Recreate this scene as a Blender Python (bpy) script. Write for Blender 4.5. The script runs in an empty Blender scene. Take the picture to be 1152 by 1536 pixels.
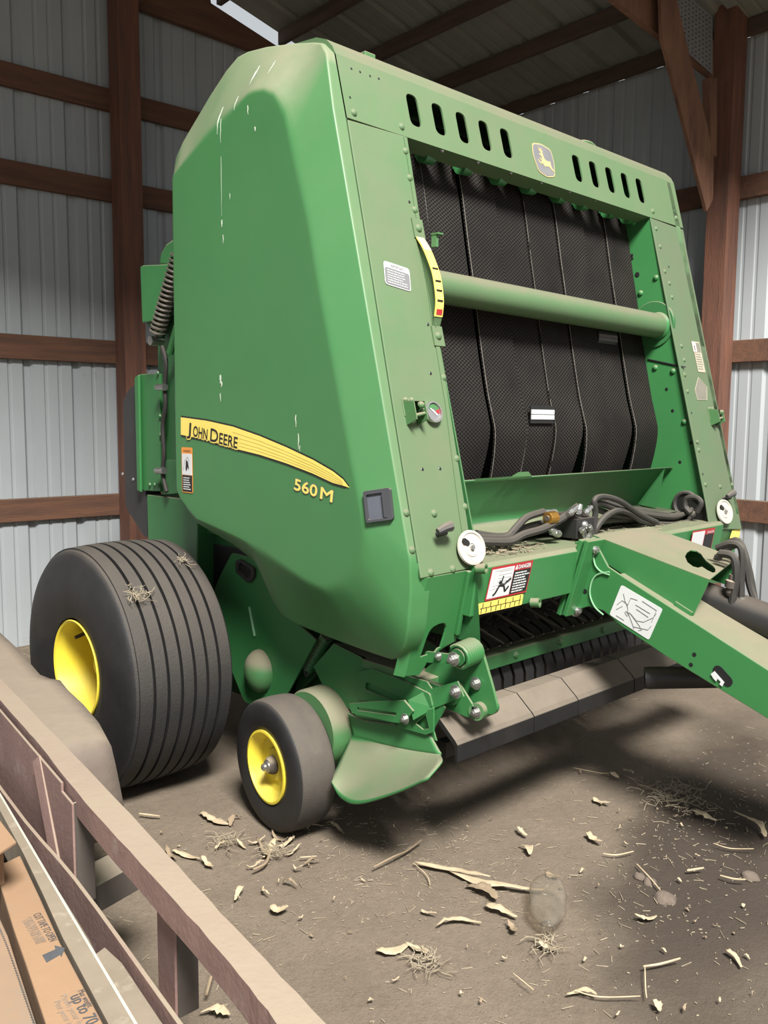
import bpy, math, random
from mathutils import Vector, Matrix, noise
from mathutils.geometry import tessellate_polygon
random.seed(7)
C = bpy.context.scene.collection
SC = bpy.context.scene

# ------------------------------------------------------------------ camera, sky, lights, exposure
CAM_POS = (-2.9000, -2.3266, 1.4459)
CAM_ROWS = ((0.724773, 0.066937, -0.685729), (-0.688952, 0.080524, -0.720320), (0.007001, 0.994503, 0.104478))
FOCAL_PX = 1309.0

cam_data = bpy.data.cameras.new('camera')
cam_data.sensor_fit = 'HORIZONTAL'
cam_data.sensor_width = 36.0
cam_data.lens = FOCAL_PX / 1152.0 * 36.0
cam_data.clip_start = 0.02
cam = bpy.data.objects.new('camera', cam_data)
C.objects.link(cam)
M3 = Matrix(CAM_ROWS).to_4x4()
cam.matrix_world = Matrix.Translation(CAM_POS) @ M3
SC.camera = cam

world = bpy.data.worlds.new('world')
SC.world = world
world.use_nodes = True
wn = world.node_tree
bg = wn.nodes['Background']
bg.inputs['Color'].default_value = (0.90, 0.95, 1.0, 1)
bg.inputs['Strength'].default_value = 0.54


def area_light(name, loc, target, sx, sy, power, col):
    l = bpy.data.lights.new(name, 'AREA')
    l.shape = 'RECTANGLE'
    l.size, l.size_y, l.energy, l.color = sx, sy, power, col
    o = bpy.data.objects.new(name, l)
    o.location = loc
    o.rotation_euler = (Vector(target) - Vector(loc)).to_track_quat('-Z', 'Y').to_euler()
    C.objects.link(o)


# area lamp for the bright front sky; roof cut short to let it in
area_light('front_daylight_lamp', (-5.0, -7.5, 10.5), (-0.4, -0.2, 0.4), 3.4, 2.6, 4700, (1.0, 0.98, 0.94))

SC.view_settings.view_transform = 'Standard'
SC.view_settings.look = 'None'
SC.view_settings.gamma = 1
SC.view_settings.use_curve_mapping = False
SC.view_settings.exposure = 0.2


# ------------------------------------------------------------------ helpers
def ease(a, b, t):
    t = min(1, max(0, (t - a) / (b - a))) if a != b else float(t > a)
    return t * t * (3 - 2 * t)


class MB:
    """collects shapes into one mesh"""
    def __init__(self):
        self.v, self.f, self.uv = [], [], {}

    def add(self, vs, fs):
        o = len(self.v)
        self.v += [tuple(p) for p in vs]
        self.f += [tuple(i + o for i in f) for f in fs]
        return self

    def box(self, c, s, m=None):
        x, y, z = s[0] / 2, s[1] / 2, s[2] / 2
        vs = [Vector((a * x, b * y, d * z)) for a in (-1, 1) for b in (-1, 1) for d in (-1, 1)]
        vs = [(m @ p if m else p) + Vector(c) for p in vs]
        return self.add(vs, [(0, 1, 3, 2), (4, 6, 7, 5), (0, 4, 5, 1), (2, 3, 7, 6), (0, 2, 6, 4), (1, 5, 7, 3)])

    def beam(self, p0, p1, w, h, up=(0, 0, 1)):
        """box from p0 to p1, w across and h along up"""
        p0, p1 = Vector(p0), Vector(p1)
        d = (p1 - p0).normalized()
        a = d.cross(Vector(up)).normalized()
        b = a.cross(d).normalized()
        vs = [p + a * (i * w / 2) + b * (j * h / 2) for p in (p0, p1) for i, j in ((-1, -1), (1, -1), (1, 1), (-1, 1))]
        return self.add(vs, [(3, 2, 1, 0), (4, 5, 6, 7), (0, 1, 5, 4), (1, 2, 6, 5), (2, 3, 7, 6), (3, 0, 4, 7)])

    def tube(self, pts, r, n=8, smooth=0, cap=True):
        pts = [Vector(p) for p in pts]
        if smooth:
            pts = catmull(pts, smooth)
        k = len(pts)
        rs = r if isinstance(r, (list, tuple)) else [r] * k
        t = (pts[1] - pts[0]).normalized()
        a = t.orthogonal().normalized()
        vs = []
        for i, p in enumerate(pts):
            t = (pts[min(i + 1, k - 1)] - pts[max(i - 1, 0)]).normalized()
            a = (a - t * a.dot(t)).normalized()
            b = t.cross(a)
            vs += [p + (a * math.cos(q) + b * math.sin(q)) * rs[i] for q in (2 * math.pi * j / n for j in range(n))]
        fs = [(i * n + j, i * n + (j + 1) % n, (i + 1) * n + (j + 1) % n, (i + 1) * n + j) for i in range(k - 1) for j in range(n)]
        if cap:
            fs += [tuple(range(n - 1, -1, -1)), tuple((k - 1) * n + j for j in range(n))]
        return self.add(vs, fs)

    def cyl(self, p0, p1, r0, r1=None, n=16):
        return self.tube([p0, p1], [r0, r0 if r1 is None else r1], n)

    def lathe(self, prof, c, axis, n=48, closed=False):
        """prof: (distance along axis, radius)"""
        ax = Vector(axis).normalized()
        a = ax.orthogonal().normalized()
        b = ax.cross(a)
        c = Vector(c)
        k = len(prof)
        vs = [c + ax * h + (a * math.cos(q) + b * math.sin(q)) * r for h, r in prof for q in (2 * math.pi * j / n for j in range(n))]
        fs = [(i * n + j, i * n + (j + 1) % n, ((i + 1) % k) * n + (j + 1) % n, ((i + 1) % k) * n + j)
              for i in range(k if closed else k - 1) for j in range(n)]
        return self.add(vs, fs)

    def plate(self, out, m, t0, t1, holes=()):
        """flat cut plate: outline and holes in 2-D, m maps (a, b, depth) to a point"""
        loops = [list(out)] + [list(h) for h in holes]
        flat = [p for l in loops for p in l]
        tris = tessellate_polygon([[Vector((p[0], p[1], 0)) for p in l] for l in loops])
        n = len(flat)
        vs = [m(a, b, t0) for a, b in flat] + [m(a, b, t1) for a, b in flat]
        fs = [tuple(t) for t in tris] + [tuple(i + n for i in t[::-1]) for t in tris]
        o = 0
        for l in loops:
            k = len(l)
            fs += [(o + i, o + (i + 1) % k, o + n + (i + 1) % k, o + n + i) for i in range(k)]
            o += k
        return self.add(vs, fs)

    def spring(self, p0, p1, R, r, turns, n=6, per=14):
        p0, p1 = Vector(p0), Vector(p1)
        d = (p1 - p0)
        t = d.normalized()
        a = t.orthogonal().normalized()
        b = t.cross(a)
        N = int(turns * per)
        return self.tube([p0 + d * (i / N) + (a * math.cos(2 * math.pi * i / per) + b * math.sin(2 * math.pi * i / per)) * R for i in range(N + 1)], r, n)

    def dome(self, c, axis, r, h, n=12, rings=4):
        prof = [(h * math.sin(math.pi / 2 * i / rings), max(1e-4, r * math.cos(math.pi / 2 * i / rings))) for i in range(rings + 1)]
        return self.lathe(prof, c, axis, n)

    def build(self, name, mat, parent=None, bevel=0, smooth=False, seg=2, angle=35):
        me = bpy.data.meshes.new(name)
        me.from_pydata(self.v, [], self.f)
        me.validate()
        import bmesh
        bm = bmesh.new()
        bm.from_mesh(me)
        bmesh.ops.recalc_face_normals(bm, faces=bm.faces)
        bm.to_mesh(me)
        bm.free()
        o = link(name, me, mat, parent)
        if smooth:
            me.polygons.foreach_set('use_smooth', [True] * len(me.polygons))
            me.set_sharp_from_angle(angle=math.radians(angle))
        if bevel:
            b = o.modifiers.new('edge', 'BEVEL')
            b.width, b.segments, b.limit_method, b.angle_limit = bevel, seg, 'ANGLE', math.radians(40)
            b.harden_normals = False
        return o


def link(name, me, mat, parent=None):
    o = bpy.data.objects.new(name, me)
    C.objects.link(o)
    if mat and not me.materials:
        me.materials.append(mat)
    if parent is not None:
        o.parent = parent
        if parent.get('origin') is not None:
            o.matrix_parent_inverse = (Matrix.Translation(parent['origin']) @ Matrix.Rotation(parent['turn'], 4, 'Z')).inverted()
    return o


def thing(name, label, cat, loc, group=None, turn=0.0):
    o = bpy.data.objects.new(name, None)
    C.objects.link(o)
    o.location = loc
    o.rotation_euler = (0, 0, turn)
    o.empty_display_size = 0.1
    o['origin'] = list(loc)
    o['turn'] = turn
    return tag(o, label, cat, group)


def tag(o, label, cat, group=None):
    o['label'], o['category'] = label, cat
    if group:
        o['group'] = group
    return o


def twin(o, name=None, parent=None, loc=None, mat4=None):
    c = o.copy()
    C.objects.link(c)
    c.parent = parent if parent is not None else o.parent
    if mat4 is not None:
        c.matrix_local = mat4
    elif loc is not None:
        c.location = loc
    return c


def catmull(p, k):
    p = [Vector(q) for q in p]
    out = []
    for i in range(len(p) - 1):
        a, b, c, d = p[max(i - 1, 0)], p[i], p[i + 1], p[min(i + 2, len(p) - 1)]
        for j in range(k):
            t = j / k
            out.append(0.5 * ((2 * b) + (c - a) * t + (2 * a - 5 * b + 4 * c - d) * t * t + (3 * b - a - 3 * c + d) * t ** 3))
    return out + [p[-1]]


def rounded(pts, r, n=4):
    """round the corners of a 2-D outline"""
    out = []
    k = len(pts)
    rr = r if isinstance(r, (list, tuple)) else [r] * k
    for i in range(k):
        p, a, b = Vector(pts[i]), Vector(pts[i - 1]), Vector(pts[(i + 1) % k])
        q = min(rr[i], (a - p).length * .49, (b - p).length * .49)
        if q < 1e-5:
            out.append(tuple(p))
            continue
        s, e = p + (a - p).normalized() * q, p + (b - p).normalized() * q
        for j in range(n + 1):
            t = j / n
            out.append(tuple(s * (1 - t) ** 2 + p * 2 * t * (1 - t) + e * t * t))
    return out


def circle(cx, cy, r, n=14, ry=None):
    return [(cx + r * math.cos(2 * math.pi * i / n), cy + (ry or r) * math.sin(2 * math.pi * i / n)) for i in range(n)]


def slot(p, q, r, n=6):
    p, q = Vector(p), Vector(q)
    d = (q - p).normalized()
    e = Vector((-d.y, d.x))
    return [tuple(q + (d * math.sin(t) - e * math.cos(t)) * r) for t in (math.pi * i / n for i in range(n + 1))] + \
           [tuple(p - (d * math.sin(t) - e * math.cos(t)) * r) for t in (math.pi * i / n for i in range(n + 1))]


def face_x(x, s=-1):       # plate maps: depth grows away from the machine's centre line
    return lambda a, b, t: (x + s * t, a, b)


def face_y(y):             # depth grows towards the front
    return lambda a, b, t: (a, y - t, b)


def yF(z):                 # the leaning front of the machine
    return -0.8367 + 0.268 * z


def face_f(a, b, t):
    return (a, yF(b) - 0.966 * t, b + 0.259 * t)


def frame(o, u, v):
    o, u, v = Vector(o), Vector(u).normalized(), Vector(v)
    v = (v - u * v.dot(u)).normalized()
    n = u.cross(v)
    return lambda a, b, t: tuple(o + u * a + v * b + n * t)


def lettering(name, s, size, m, mat, parent, width=None, bold=0.0, align='LEFT', depth=0.0006, spacing=1.0, scale=None):
    cu = bpy.data.curves.new(name, 'FONT')
    cu.body, cu.size, cu.align_x = s, size, align
    cu.resolution_u = 3
    cu.space_character = spacing
    t = bpy.data.objects.new(name, cu)
    C.objects.link(t)
    dg = bpy.context.evaluated_depsgraph_get()
    me = bpy.data.meshes.new_from_object(t.evaluated_get(dg))
    bpy.data.objects.remove(t)
    k = scale or 1.0
    if width and me.vertices:
        xs = [v.co.x for v in me.vertices]
        k = width / max(1e-6, max(xs) - min(xs))
    vs = [(v.co.x * k, v.co.y) for v in me.vertices]
    fs = [tuple(p.vertices) for p in me.polygons]
    bpy.data.meshes.remove(me)
    ring = [(0.0, 0.0)] + ([(bold * math.cos(q * math.pi / 4), bold * math.sin(q * math.pi / 4)) for q in range(8)] if bold else [])
    n = len(vs)
    me = bpy.data.meshes.new(name)
    me.from_pydata([tuple(m(x + dx, y + dy, depth + 0.00003 * (len(ring) - j))) for j, (dx, dy) in enumerate(ring) for x, y in vs], [], [tuple(i + j * n for i in f) for j in range(len(ring)) for f in fs])
    o = link(name, me, mat, parent)
    o['k'] = k
    return o


# ------------------------------------------------------------------ materials
DUST = (0.205, 0.168, 0.118)


def nodes(name):
    m = bpy.data.materials.new(name)
    m.use_nodes = True
    t = m.node_tree
    return m, t, t.nodes['Principled BSDF']


def N(t, kind, **kw):
    n = t.nodes.new(kind)
    for k, v in kw.items():
        if k in n.inputs:
            n.inputs[k].default_value = v
        else:
            setattr(n, k, v)
    return n


def ramp(t, src, stops):
    r = t.nodes.new('ShaderNodeValToRGB')
    e = r.color_ramp.elements
    while len(e) < len(stops):
        e.new(0.5)
    for i, (p, c) in enumerate(stops):
        e[i].position = p
        e[i].color = (c, c, c, 1) if isinstance(c, (int, float)) else (*c, 1)
    t.links.new(src, r.inputs[0])
    return r.outputs[0]


def mixc(t, fac, a, b):
    m = t.nodes.new('ShaderNodeMix')
    m.data_type = 'RGBA'
    for sock, v in ((m.inputs[0], fac), (m.inputs[6], a), (m.inputs[7], b)):
        if hasattr(v, 'node'):
            t.links.new(v, sock)
        elif isinstance(v, (int, float)):
            sock.default_value = v
        else:
            sock.default_value = (*v, 1)
    return m.outputs[2]


def mth(t, op, a, b=None, clamp=False):
    m = t.nodes.new('ShaderNodeMath')
    m.operation, m.use_clamp = op, clamp
    for i, v in enumerate((a, b)):
        if v is None:
            continue
        if hasattr(v, 'node'):
            t.links.new(v, m.inputs[i])
        else:
            m.inputs[i].default_value = v
    return m.outputs[0]


def surf(name, col, col2=None, scale=6.0, rough=0.5, metal=0.0, bump=0.0, bscale=60.0, dust=None, dustcol=DUST,
         stretch=(1, 1, 1), lo=0.08, hi=0.6, spec=0.5, coat=0.0, blotch=None):
    """painted, rubber, wood or sheet surface; dust = (everywhere, extra on faces that look up)"""
    m, t, p = nodes(name)
    tc = N(t, 'ShaderNodeTexCoord')
    mp = N(t, 'ShaderNodeMapping')
    mp.inputs['Scale'].default_value = stretch
    t.links.new(tc.outputs['Object'], mp.inputs[0])
    nz = N(t, 'ShaderNodeTexNoise', Scale=scale, Detail=5.0, Roughness=0.6)
    t.links.new(mp.outputs[0], nz.inputs['Vector'])
    c = mixc(t, ramp(t, nz.outputs['Fac'], [(0.3, 0.0), (0.7, 1.0)]), col, col2 or tuple(a * 0.8 for a in col))
    if blotch:
        b = N(t, 'ShaderNodeTexNoise', Scale=blotch[1], Detail=6.0, Roughness=0.65)
        t.links.new(mp.outputs[0], b.inputs['Vector'])
        c = mixc(t, ramp(t, b.outputs['Fac'], [(blotch[2], 0.0), (blotch[2] + 0.12, 1.0)]), c, blotch[0])
    r = rough
    if dust:
        g = N(t, 'ShaderNodeNewGeometry')
        sp = N(t, 'ShaderNodeSeparateXYZ')
        t.links.new(g.outputs['Normal'], sp.inputs[0])
        mr = N(t, 'ShaderNodeMapRange')
        mr.interpolation_type = 'SMOOTHSTEP'
        mr.inputs[1].default_value, mr.inputs[2].default_value = lo, hi
        mr.inputs[3].default_value, mr.inputs[4].default_value = dust[0], dust[0] + dust[1]
        t.links.new(sp.outputs[2], mr.inputs[0])
        n2 = N(t, 'ShaderNodeTexNoise', Scale=3.2, Detail=8.0, Roughness=0.7)
        t.links.new(tc.outputs['Object'], n2.inputs['Vector'])
        k = ramp(t, n2.outputs['Fac'], [(0.25, 0.55), (0.75, 1.0)])
        fac = mth(t, 'MULTIPLY', mr.outputs[0], k, True)
        c = mixc(t, fac, c, dustcol)
        rm = mth(t, 'ADD', mth(t, 'MULTIPLY', fac, 0.9 - rough), rough)
        t.links.new(rm, p.inputs['Roughness'])
    else:
        p.inputs['Roughness'].default_value = r
    t.links.new(c, p.inputs['Base Color'])
    p.inputs['Metallic'].default_value = metal
    p.inputs['Specular IOR Level'].default_value = spec
    p.inputs['Coat Weight'].default_value = coat
    if bump:
        nb = N(t, 'ShaderNodeTexNoise', Scale=bscale, Detail=4.0, Roughness=0.6)
        t.links.new(mp.outputs[0], nb.inputs['Vector'])
        b = N(t, 'ShaderNodeBump', Strength=bump, Distance=0.01)
        t.links.new(nb.outputs['Fac'], b.inputs['Height'])
        t.links.new(b.outputs[0], p.inputs['Normal'])
    return m


GREEN_C, GREEN_D = (0.034, 0.170, 0.050), (0.029, 0.150, 0.044)
M = dict(
    green=surf('green_paint', GREEN_C, GREEN_D, 3, 0.36, dust=(0.03, 0.9), lo=0.1, hi=0.75),
    green_side=surf('green_moulded_panel', GREEN_C, GREEN_D, 1.5, 0.33, dust=(0.13, 0.85), lo=0.06, hi=0.5, dustcol=(0.205, 0.195, 0.13)),
    green_front=surf('green_dusty_front', GREEN_C, GREEN_D, 3, 0.45, dust=(0.50, 0.5), lo=0.0, hi=0.75, dustcol=(0.158, 0.130, 0.092)),
    green_front_right=surf('green_darker_front', GREEN_C, GREEN_D, 3, 0.5, dust=(0.70, 0.3), lo=0.0, hi=0.7, dustcol=(0.125, 0.108, 0.08)),  # right upright: darker, browner version of the front green
    green_skid=surf('green_skid_paint', GREEN_C, GREEN_D, 4, 0.45, dust=(0.06, 0.9), lo=0.38, hi=0.66, dustcol=(0.20, 0.175, 0.12), blotch=((0.045, 0.17, 0.06), 14, 0.66)),
    pinstripe=surf('pinstripe', (0.62, 0.46, 0.10), None, 5, 0.45),
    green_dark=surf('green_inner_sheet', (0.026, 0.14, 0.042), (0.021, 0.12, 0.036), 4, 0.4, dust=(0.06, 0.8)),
    green_dirty=surf('green_under_dirt', GREEN_C, (0.05, 0.13, 0.045), 9, 0.5, dust=(0.12, 0.95), lo=0.02, hi=0.45),
    yellow=surf('yellow_paint', (0.80, 0.64, 0.055), (0.74, 0.585, 0.05), 5, 0.38, dust=(0.02, 0.3)),
    decal_gold=surf('decal_gold', (0.40, 0.33, 0.165), (0.34, 0.28, 0.15), 20, 0.5),
    cord=surf('frayed_cord', (0.26, 0.235, 0.20), (0.10, 0.09, 0.08), 60, 0.9),
    green_scrape=surf('scraped_green', (0.22, 0.44, 0.24), None, 20, 0.5),
    decal_yellow=surf('decal_yellow', (0.78, 0.62, 0.14), (0.73, 0.58, 0.12), 5, 0.4),
    decal_black=surf('decal_black', (0.012, 0.012, 0.012), None, 5, 0.45),
    decal_white=surf('decal_white', (0.60, 0.61, 0.60), (0.54, 0.55, 0.55), 5, 0.45),
    decal_grey=surf('decal_grey', (0.13, 0.13, 0.14), (0.17, 0.17, 0.17), 8, 0.5),
    decal_silver=surf('decal_silver', (0.42, 0.43, 0.43), None, 8, 0.4),
    decal_orange=surf('decal_orange', (0.72, 0.27, 0.05), None, 5, 0.45),
    decal_red=surf('decal_red', (0.40, 0.022, 0.03), None, 5, 0.45),
    decal_tan=surf('decal_faded', (0.42, 0.37, 0.27), (0.34, 0.31, 0.24), 12, 0.6),
    decal_dim=surf('decal_dusty_grey', (0.15, 0.145, 0.115), (0.19, 0.18, 0.14), 12, 0.6),
    rubber=surf('black_rubber', (0.017, 0.017, 0.018), (0.028, 0.027, 0.026), 7, 0.6, bump=0.15, bscale=140, dust=(0.05, 0.45), dustcol=(0.17, 0.14, 0.11), lo=-0.5, hi=0.95),
    tyre=surf('tyre_tread', (0.011, 0.011, 0.0115), (0.02, 0.019, 0.018), 9, 0.7, bump=0.25, bscale=120, dust=(0.02, 0.6), dustcol=(0.105, 0.087, 0.069), lo=-0.3, hi=0.8),
    sidewall=surf('tyre_sidewall', (0.010, 0.010, 0.011), (0.018, 0.0175, 0.017), 9, 0.55, bump=0.1, bscale=90, dust=(0.0, 0.4), dustcol=(0.12, 0.10, 0.08), lo=0.35, hi=0.9),
    tyre_small=surf('small_tyre_tread', (0.012, 0.012, 0.0125), (0.024, 0.022, 0.02), 12, 0.7, bump=0.2, bscale=160, dust=(0.10, 0.8), dustcol=(0.118, 0.098, 0.077), lo=-0.8, hi=0.6),
    black=surf('black_metal', (0.012, 0.012, 0.013), (0.02, 0.019, 0.018), 8, 0.5, dust=(0.02, 0.5), lo=0.3, hi=0.9, dustcol=(0.14, 0.11, 0.08)),
    black_bare=surf('black_plastic', (0.014, 0.014, 0.016), (0.02, 0.02, 0.022), 6, 0.5, dust=(0.03, 0.5), lo=0.3, hi=0.95),
    latch_pocket=surf('latch_pocket_plastic', (0.075, 0.082, 0.10), (0.06, 0.066, 0.08), 8, 0.5),
    grey_plastic=surf('grey_plastic', (0.04, 0.042, 0.048), (0.032, 0.034, 0.04), 8, 0.4, dust=(0.03, 0.6)),
    charcoal=surf('charcoal_shield', (0.02, 0.0205, 0.023), (0.027, 0.0275, 0.03), 8, 0.5, dust=(0.05, 0.8)),
    steel_roll=surf('dusty_black_steel', (0.012, 0.012, 0.0125), (0.02, 0.019, 0.018), 9, 0.5, dust=(0.0, 0.9), lo=0.2, hi=0.85, dustcol=(0.21, 0.172, 0.132), spec=0.2),
    zinc=surf('zinc_bolt', (0.55, 0.55, 0.53), (0.4, 0.4, 0.38), 30, 0.32, 0.9),
    brass=surf('brass', (0.55, 0.30, 0.07), (0.42, 0.22, 0.05), 30, 0.35, 0.85),
    spring=surf('spring_steel', (0.12, 0.11, 0.10), (0.2, 0.18, 0.15), 40, 0.45, 0.6, dust=(0.05, 0.5)),
    hose=surf('rubber_hose', (0.014, 0.014, 0.014), (0.026, 0.024, 0.021), 25, 0.6, dust=(0.06, 0.5), dustcol=(0.13, 0.11, 0.085)),
    white_plastic=surf('white_plastic', (0.50, 0.49, 0.43), (0.42, 0.40, 0.34), 18, 0.4, dust=(0.05, 0.4)),
    post=surf('red_brown_timber', (0.185, 0.075, 0.043), (0.085, 0.040, 0.028), 3.2, 0.8, bump=0.5, bscale=24, stretch=(9, 9, 0.7), blotch=((0.17, 0.07, 0.035), 2.2, 0.60)),
    girt=surf('brown_girt_timber', (0.155, 0.070, 0.038), (0.085, 0.042, 0.027), 3.0, 0.8, bump=0.5, bscale=24, stretch=(0.7, 9, 9), dust=(0.0, 0.6)),
    purlin=surf('purlin_timber', (0.10, 0.06, 0.04), (0.055, 0.035, 0.025), 3.0, 0.85, bump=0.5, bscale=24, stretch=(9, 0.7, 9)),
    brace=surf('brace_timber', (0.21, 0.10, 0.055), (0.11, 0.05, 0.03), 3.0, 0.8, bump=0.5, bscale=24, stretch=(5, 9, 1.0), blotch=((0.07, 0.035, 0.025), 3.0, 0.60)),
    sheet=surf('galvanised_sheet', (0.375, 0.40, 0.41), (0.315, 0.333, 0.345), 1.6, 0.6, 0.08, stretch=(1, 1, 0.5), blotch=((0.22, 0.21, 0.195), 3.0, 0.64)),
    roof=surf('roof_sheet', (0.27, 0.275, 0.25), (0.20, 0.205, 0.185), 2.0, 0.6, 0.25),
    gusset=surf('nail_plate', (0.38, 0.38, 0.38), (0.28, 0.28, 0.28), 30, 0.45, 0.6),
    pink=surf('faded_red_trailer_paint', (0.25, 0.145, 0.13), (0.18, 0.10, 0.092), 7, 0.8, bump=0.15, bscale=60, dust=(0.22, 0.95), lo=0.2, hi=0.75, dustcol=(0.25, 0.20, 0.145), blotch=((0.30, 0.225, 0.205), 9.0, 0.58)),
    fender=surf('dusty_fender', (0.155, 0.122, 0.10), (0.125, 0.098, 0.08), 5, 0.9, bump=0.25, bscale=22, blotch=((0.20, 0.165, 0.13), 6.0, 0.60), dust=(0.1, 0.9), lo=0.3, hi=0.85, dustcol=(0.25, 0.20, 0.148)),  # dusty paint; the paler top also imitates light from above
    dark_steel=surf('dark_rusty_steel', (0.032, 0.027, 0.025), (0.055, 0.044, 0.038), 9, 0.7, dust=(0.1, 0.95), lo=0.3, hi=0.8, dustcol=(0.30, 0.25, 0.185)),
    plank=surf('weathered_plank', (0.165, 0.132, 0.095), (0.10, 0.08, 0.06), 4, 0.85, bump=0.5, bscale=30, stretch=(14, 1, 6)),
    mdf=surf('pale_board', (0.21, 0.172, 0.125), (0.175, 0.142, 0.103), 12, 0.85, blotch=((0.26, 0.22, 0.165), 18, 0.55)),
    edge=surf('white_board_edge', (0.42, 0.40, 0.34), (0.36, 0.34, 0.29), 12, 0.6),
    card=surf('cardboard', (0.27, 0.166, 0.094), (0.24, 0.147, 0.084), 5, 0.85, bump=0.08, bscale=50, blotch=((0.22, 0.155, 0.10), 4, 0.62)),
    card_dusty=surf('cardboard_dusty', (0.25, 0.162, 0.10), (0.205, 0.142, 0.095), 6, 0.9, blotch=((0.20, 0.165, 0.12), 3, 0.55)),
    ink=surf('printing_ink', (0.045, 0.05, 0.055), (0.07, 0.07, 0.075), 30, 0.8),
    ink_faded=surf('faded_printing_ink', (0.26, 0.20, 0.155), None, 30, 0.8),
    husk=surf('dry_corn_husk', (0.47, 0.38, 0.25), (0.32, 0.25, 0.16), 16, 0.85, stretch=(1, 1, 1)),
    husk_brown=surf('brown_corn_leaf', (0.28, 0.21, 0.135), (0.19, 0.14, 0.09), 16, 0.85),
    stalk=surf('dry_stalk', (0.52, 0.42, 0.28), (0.38, 0.29, 0.18), 20, 0.85),
    straw=surf('straw_bits', (0.38, 0.32, 0.225), (0.20, 0.16, 0.11), 9, 0.9),
    drip=surf('white_droppings', (0.55, 0.60, 0.50), (0.45, 0.55, 0.42), 40, 0.8),
    clod=surf('soil_clod', (0.15, 0.115, 0.09), (0.1, 0.078, 0.06), 20, 0.95, bump=0.5, bscale=60),
)


def soil():
    m, t, p = nodes('dirt_floor')
    tc = N(t, 'ShaderNodeTexCoord')
    a = N(t, 'ShaderNodeTexNoise', Scale=1.6, Detail=9.0, Roughness=0.68)
    b = N(t, 'ShaderNodeTexNoise', Scale=34.0, Detail=9.0, Roughness=0.8)
    s = N(t, 'ShaderNodeTexNoise', Scale=170.0, Detail=3.0, Roughness=0.7)
    for n in (a, b, s):
        t.links.new(tc.outputs['Object'], n.inputs['Vector'])
    c = mixc(t, ramp(t, a.outputs['Fac'], [(0.35, 0.0), (0.7, 1.0)]), (0.205, 0.163, 0.119), (0.27, 0.217, 0.16))
    c = mixc(t, ramp(t, b.outputs['Fac'], [(0.35, 0.0), (0.68, 1.0)]), mixc(t, 0.45, c, (0.13, 0.10, 0.08)), c)
    c = mixc(t, ramp(t, s.outputs['Fac'], [(0.66, 0.0), (0.73, 0.6)]), mixc(t, ramp(t, s.outputs['Fac'], [(0.30, 0.55), (0.42, 0.0)]), c, (0.075, 0.058, 0.043)), (0.46, 0.385, 0.29))
    # darker patches mixed into the dirt colour to the front right of the machine
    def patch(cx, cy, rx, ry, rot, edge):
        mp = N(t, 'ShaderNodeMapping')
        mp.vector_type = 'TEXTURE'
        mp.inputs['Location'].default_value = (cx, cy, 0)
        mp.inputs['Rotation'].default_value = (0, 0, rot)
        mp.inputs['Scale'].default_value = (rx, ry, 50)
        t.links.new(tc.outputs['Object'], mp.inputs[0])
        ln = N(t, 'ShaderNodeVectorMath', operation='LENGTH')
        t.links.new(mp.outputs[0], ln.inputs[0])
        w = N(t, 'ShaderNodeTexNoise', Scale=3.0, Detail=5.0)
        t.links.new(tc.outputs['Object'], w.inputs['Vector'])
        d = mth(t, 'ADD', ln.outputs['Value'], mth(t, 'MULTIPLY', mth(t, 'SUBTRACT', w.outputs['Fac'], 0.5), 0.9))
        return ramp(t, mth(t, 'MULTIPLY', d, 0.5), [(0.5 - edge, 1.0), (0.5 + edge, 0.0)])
    for args, amt, col in DARK_PATCHES:
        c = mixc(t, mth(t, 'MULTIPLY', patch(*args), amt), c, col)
    t.links.new(c, p.inputs['Base Color'])
    p.inputs['Roughness'].default_value = 0.95
    p.inputs['Specular IOR Level'].default_value = 0.2
    h = mth(t, 'ADD', mth(t, 'MULTIPLY', b.outputs['Fac'], 1.0), mth(t, 'MULTIPLY', s.outputs['Fac'], 0.35))
    bu = N(t, 'ShaderNodeBump', Strength=0.9, Distance=0.012)
    t.links.new(h, bu.inputs['Height'])
    t.links.new(bu.outputs[0], p.inputs['Normal'])
    return m


def belt_mat():
    m, t, p = nodes('diamond_tread_belt')
    uv = N(t, 'ShaderNodeUVMap')
    sp = N(t, 'ShaderNodeSeparateXYZ')
    t.links.new(uv.outputs[0], sp.inputs[0])
    u, v = sp.outputs[0], sp.outputs[1]           # metres across and along the belt
    def tri(sock, period, off=0.0):
        q = mth(t, 'ADD', mth(t, 'DIVIDE', sock, period), off)
        return mth(t, 'ABSOLUTE', mth(t, 'SUBTRACT', mth(t, 'FRACT', q), 0.5))
    s = mth(t, 'ADD', tri(u, 0.021), tri(v, 0.0145))
    d = mth(t, 'ABSOLUTE', mth(t, 'SUBTRACT', s, 0.5))           # 0 on the grooves between diamonds
    nz = N(t, 'ShaderNodeTexNoise', Scale=5.0, Detail=5.0)
    tc = N(t, 'ShaderNodeTexCoord')
    t.links.new(tc.outputs['Object'], nz.inputs['Vector'])
    line = mth(t, 'MULTIPLY', ramp(t, d, [(0.04, 1.0), (0.12, 0.0)]), ramp(t, nz.outputs['Fac'], [(0.3, 0.35), (0.65, 1.0)]))
    c = mixc(t, line, (0.0045, 0.004, 0.004), (0.050, 0.043, 0.036))
    t.links.new(c, p.inputs['Base Color'])
    p.inputs['Roughness'].default_value = 0.75
    p.inputs['Specular IOR Level'].default_value = 0.15
    b = N(t, 'ShaderNodeBump', Strength=0.5, Distance=0.003)
    t.links.new(d, b.inputs['Height'])
    t.links.new(b.outputs[0], p.inputs['Normal'])
    return m


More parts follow.
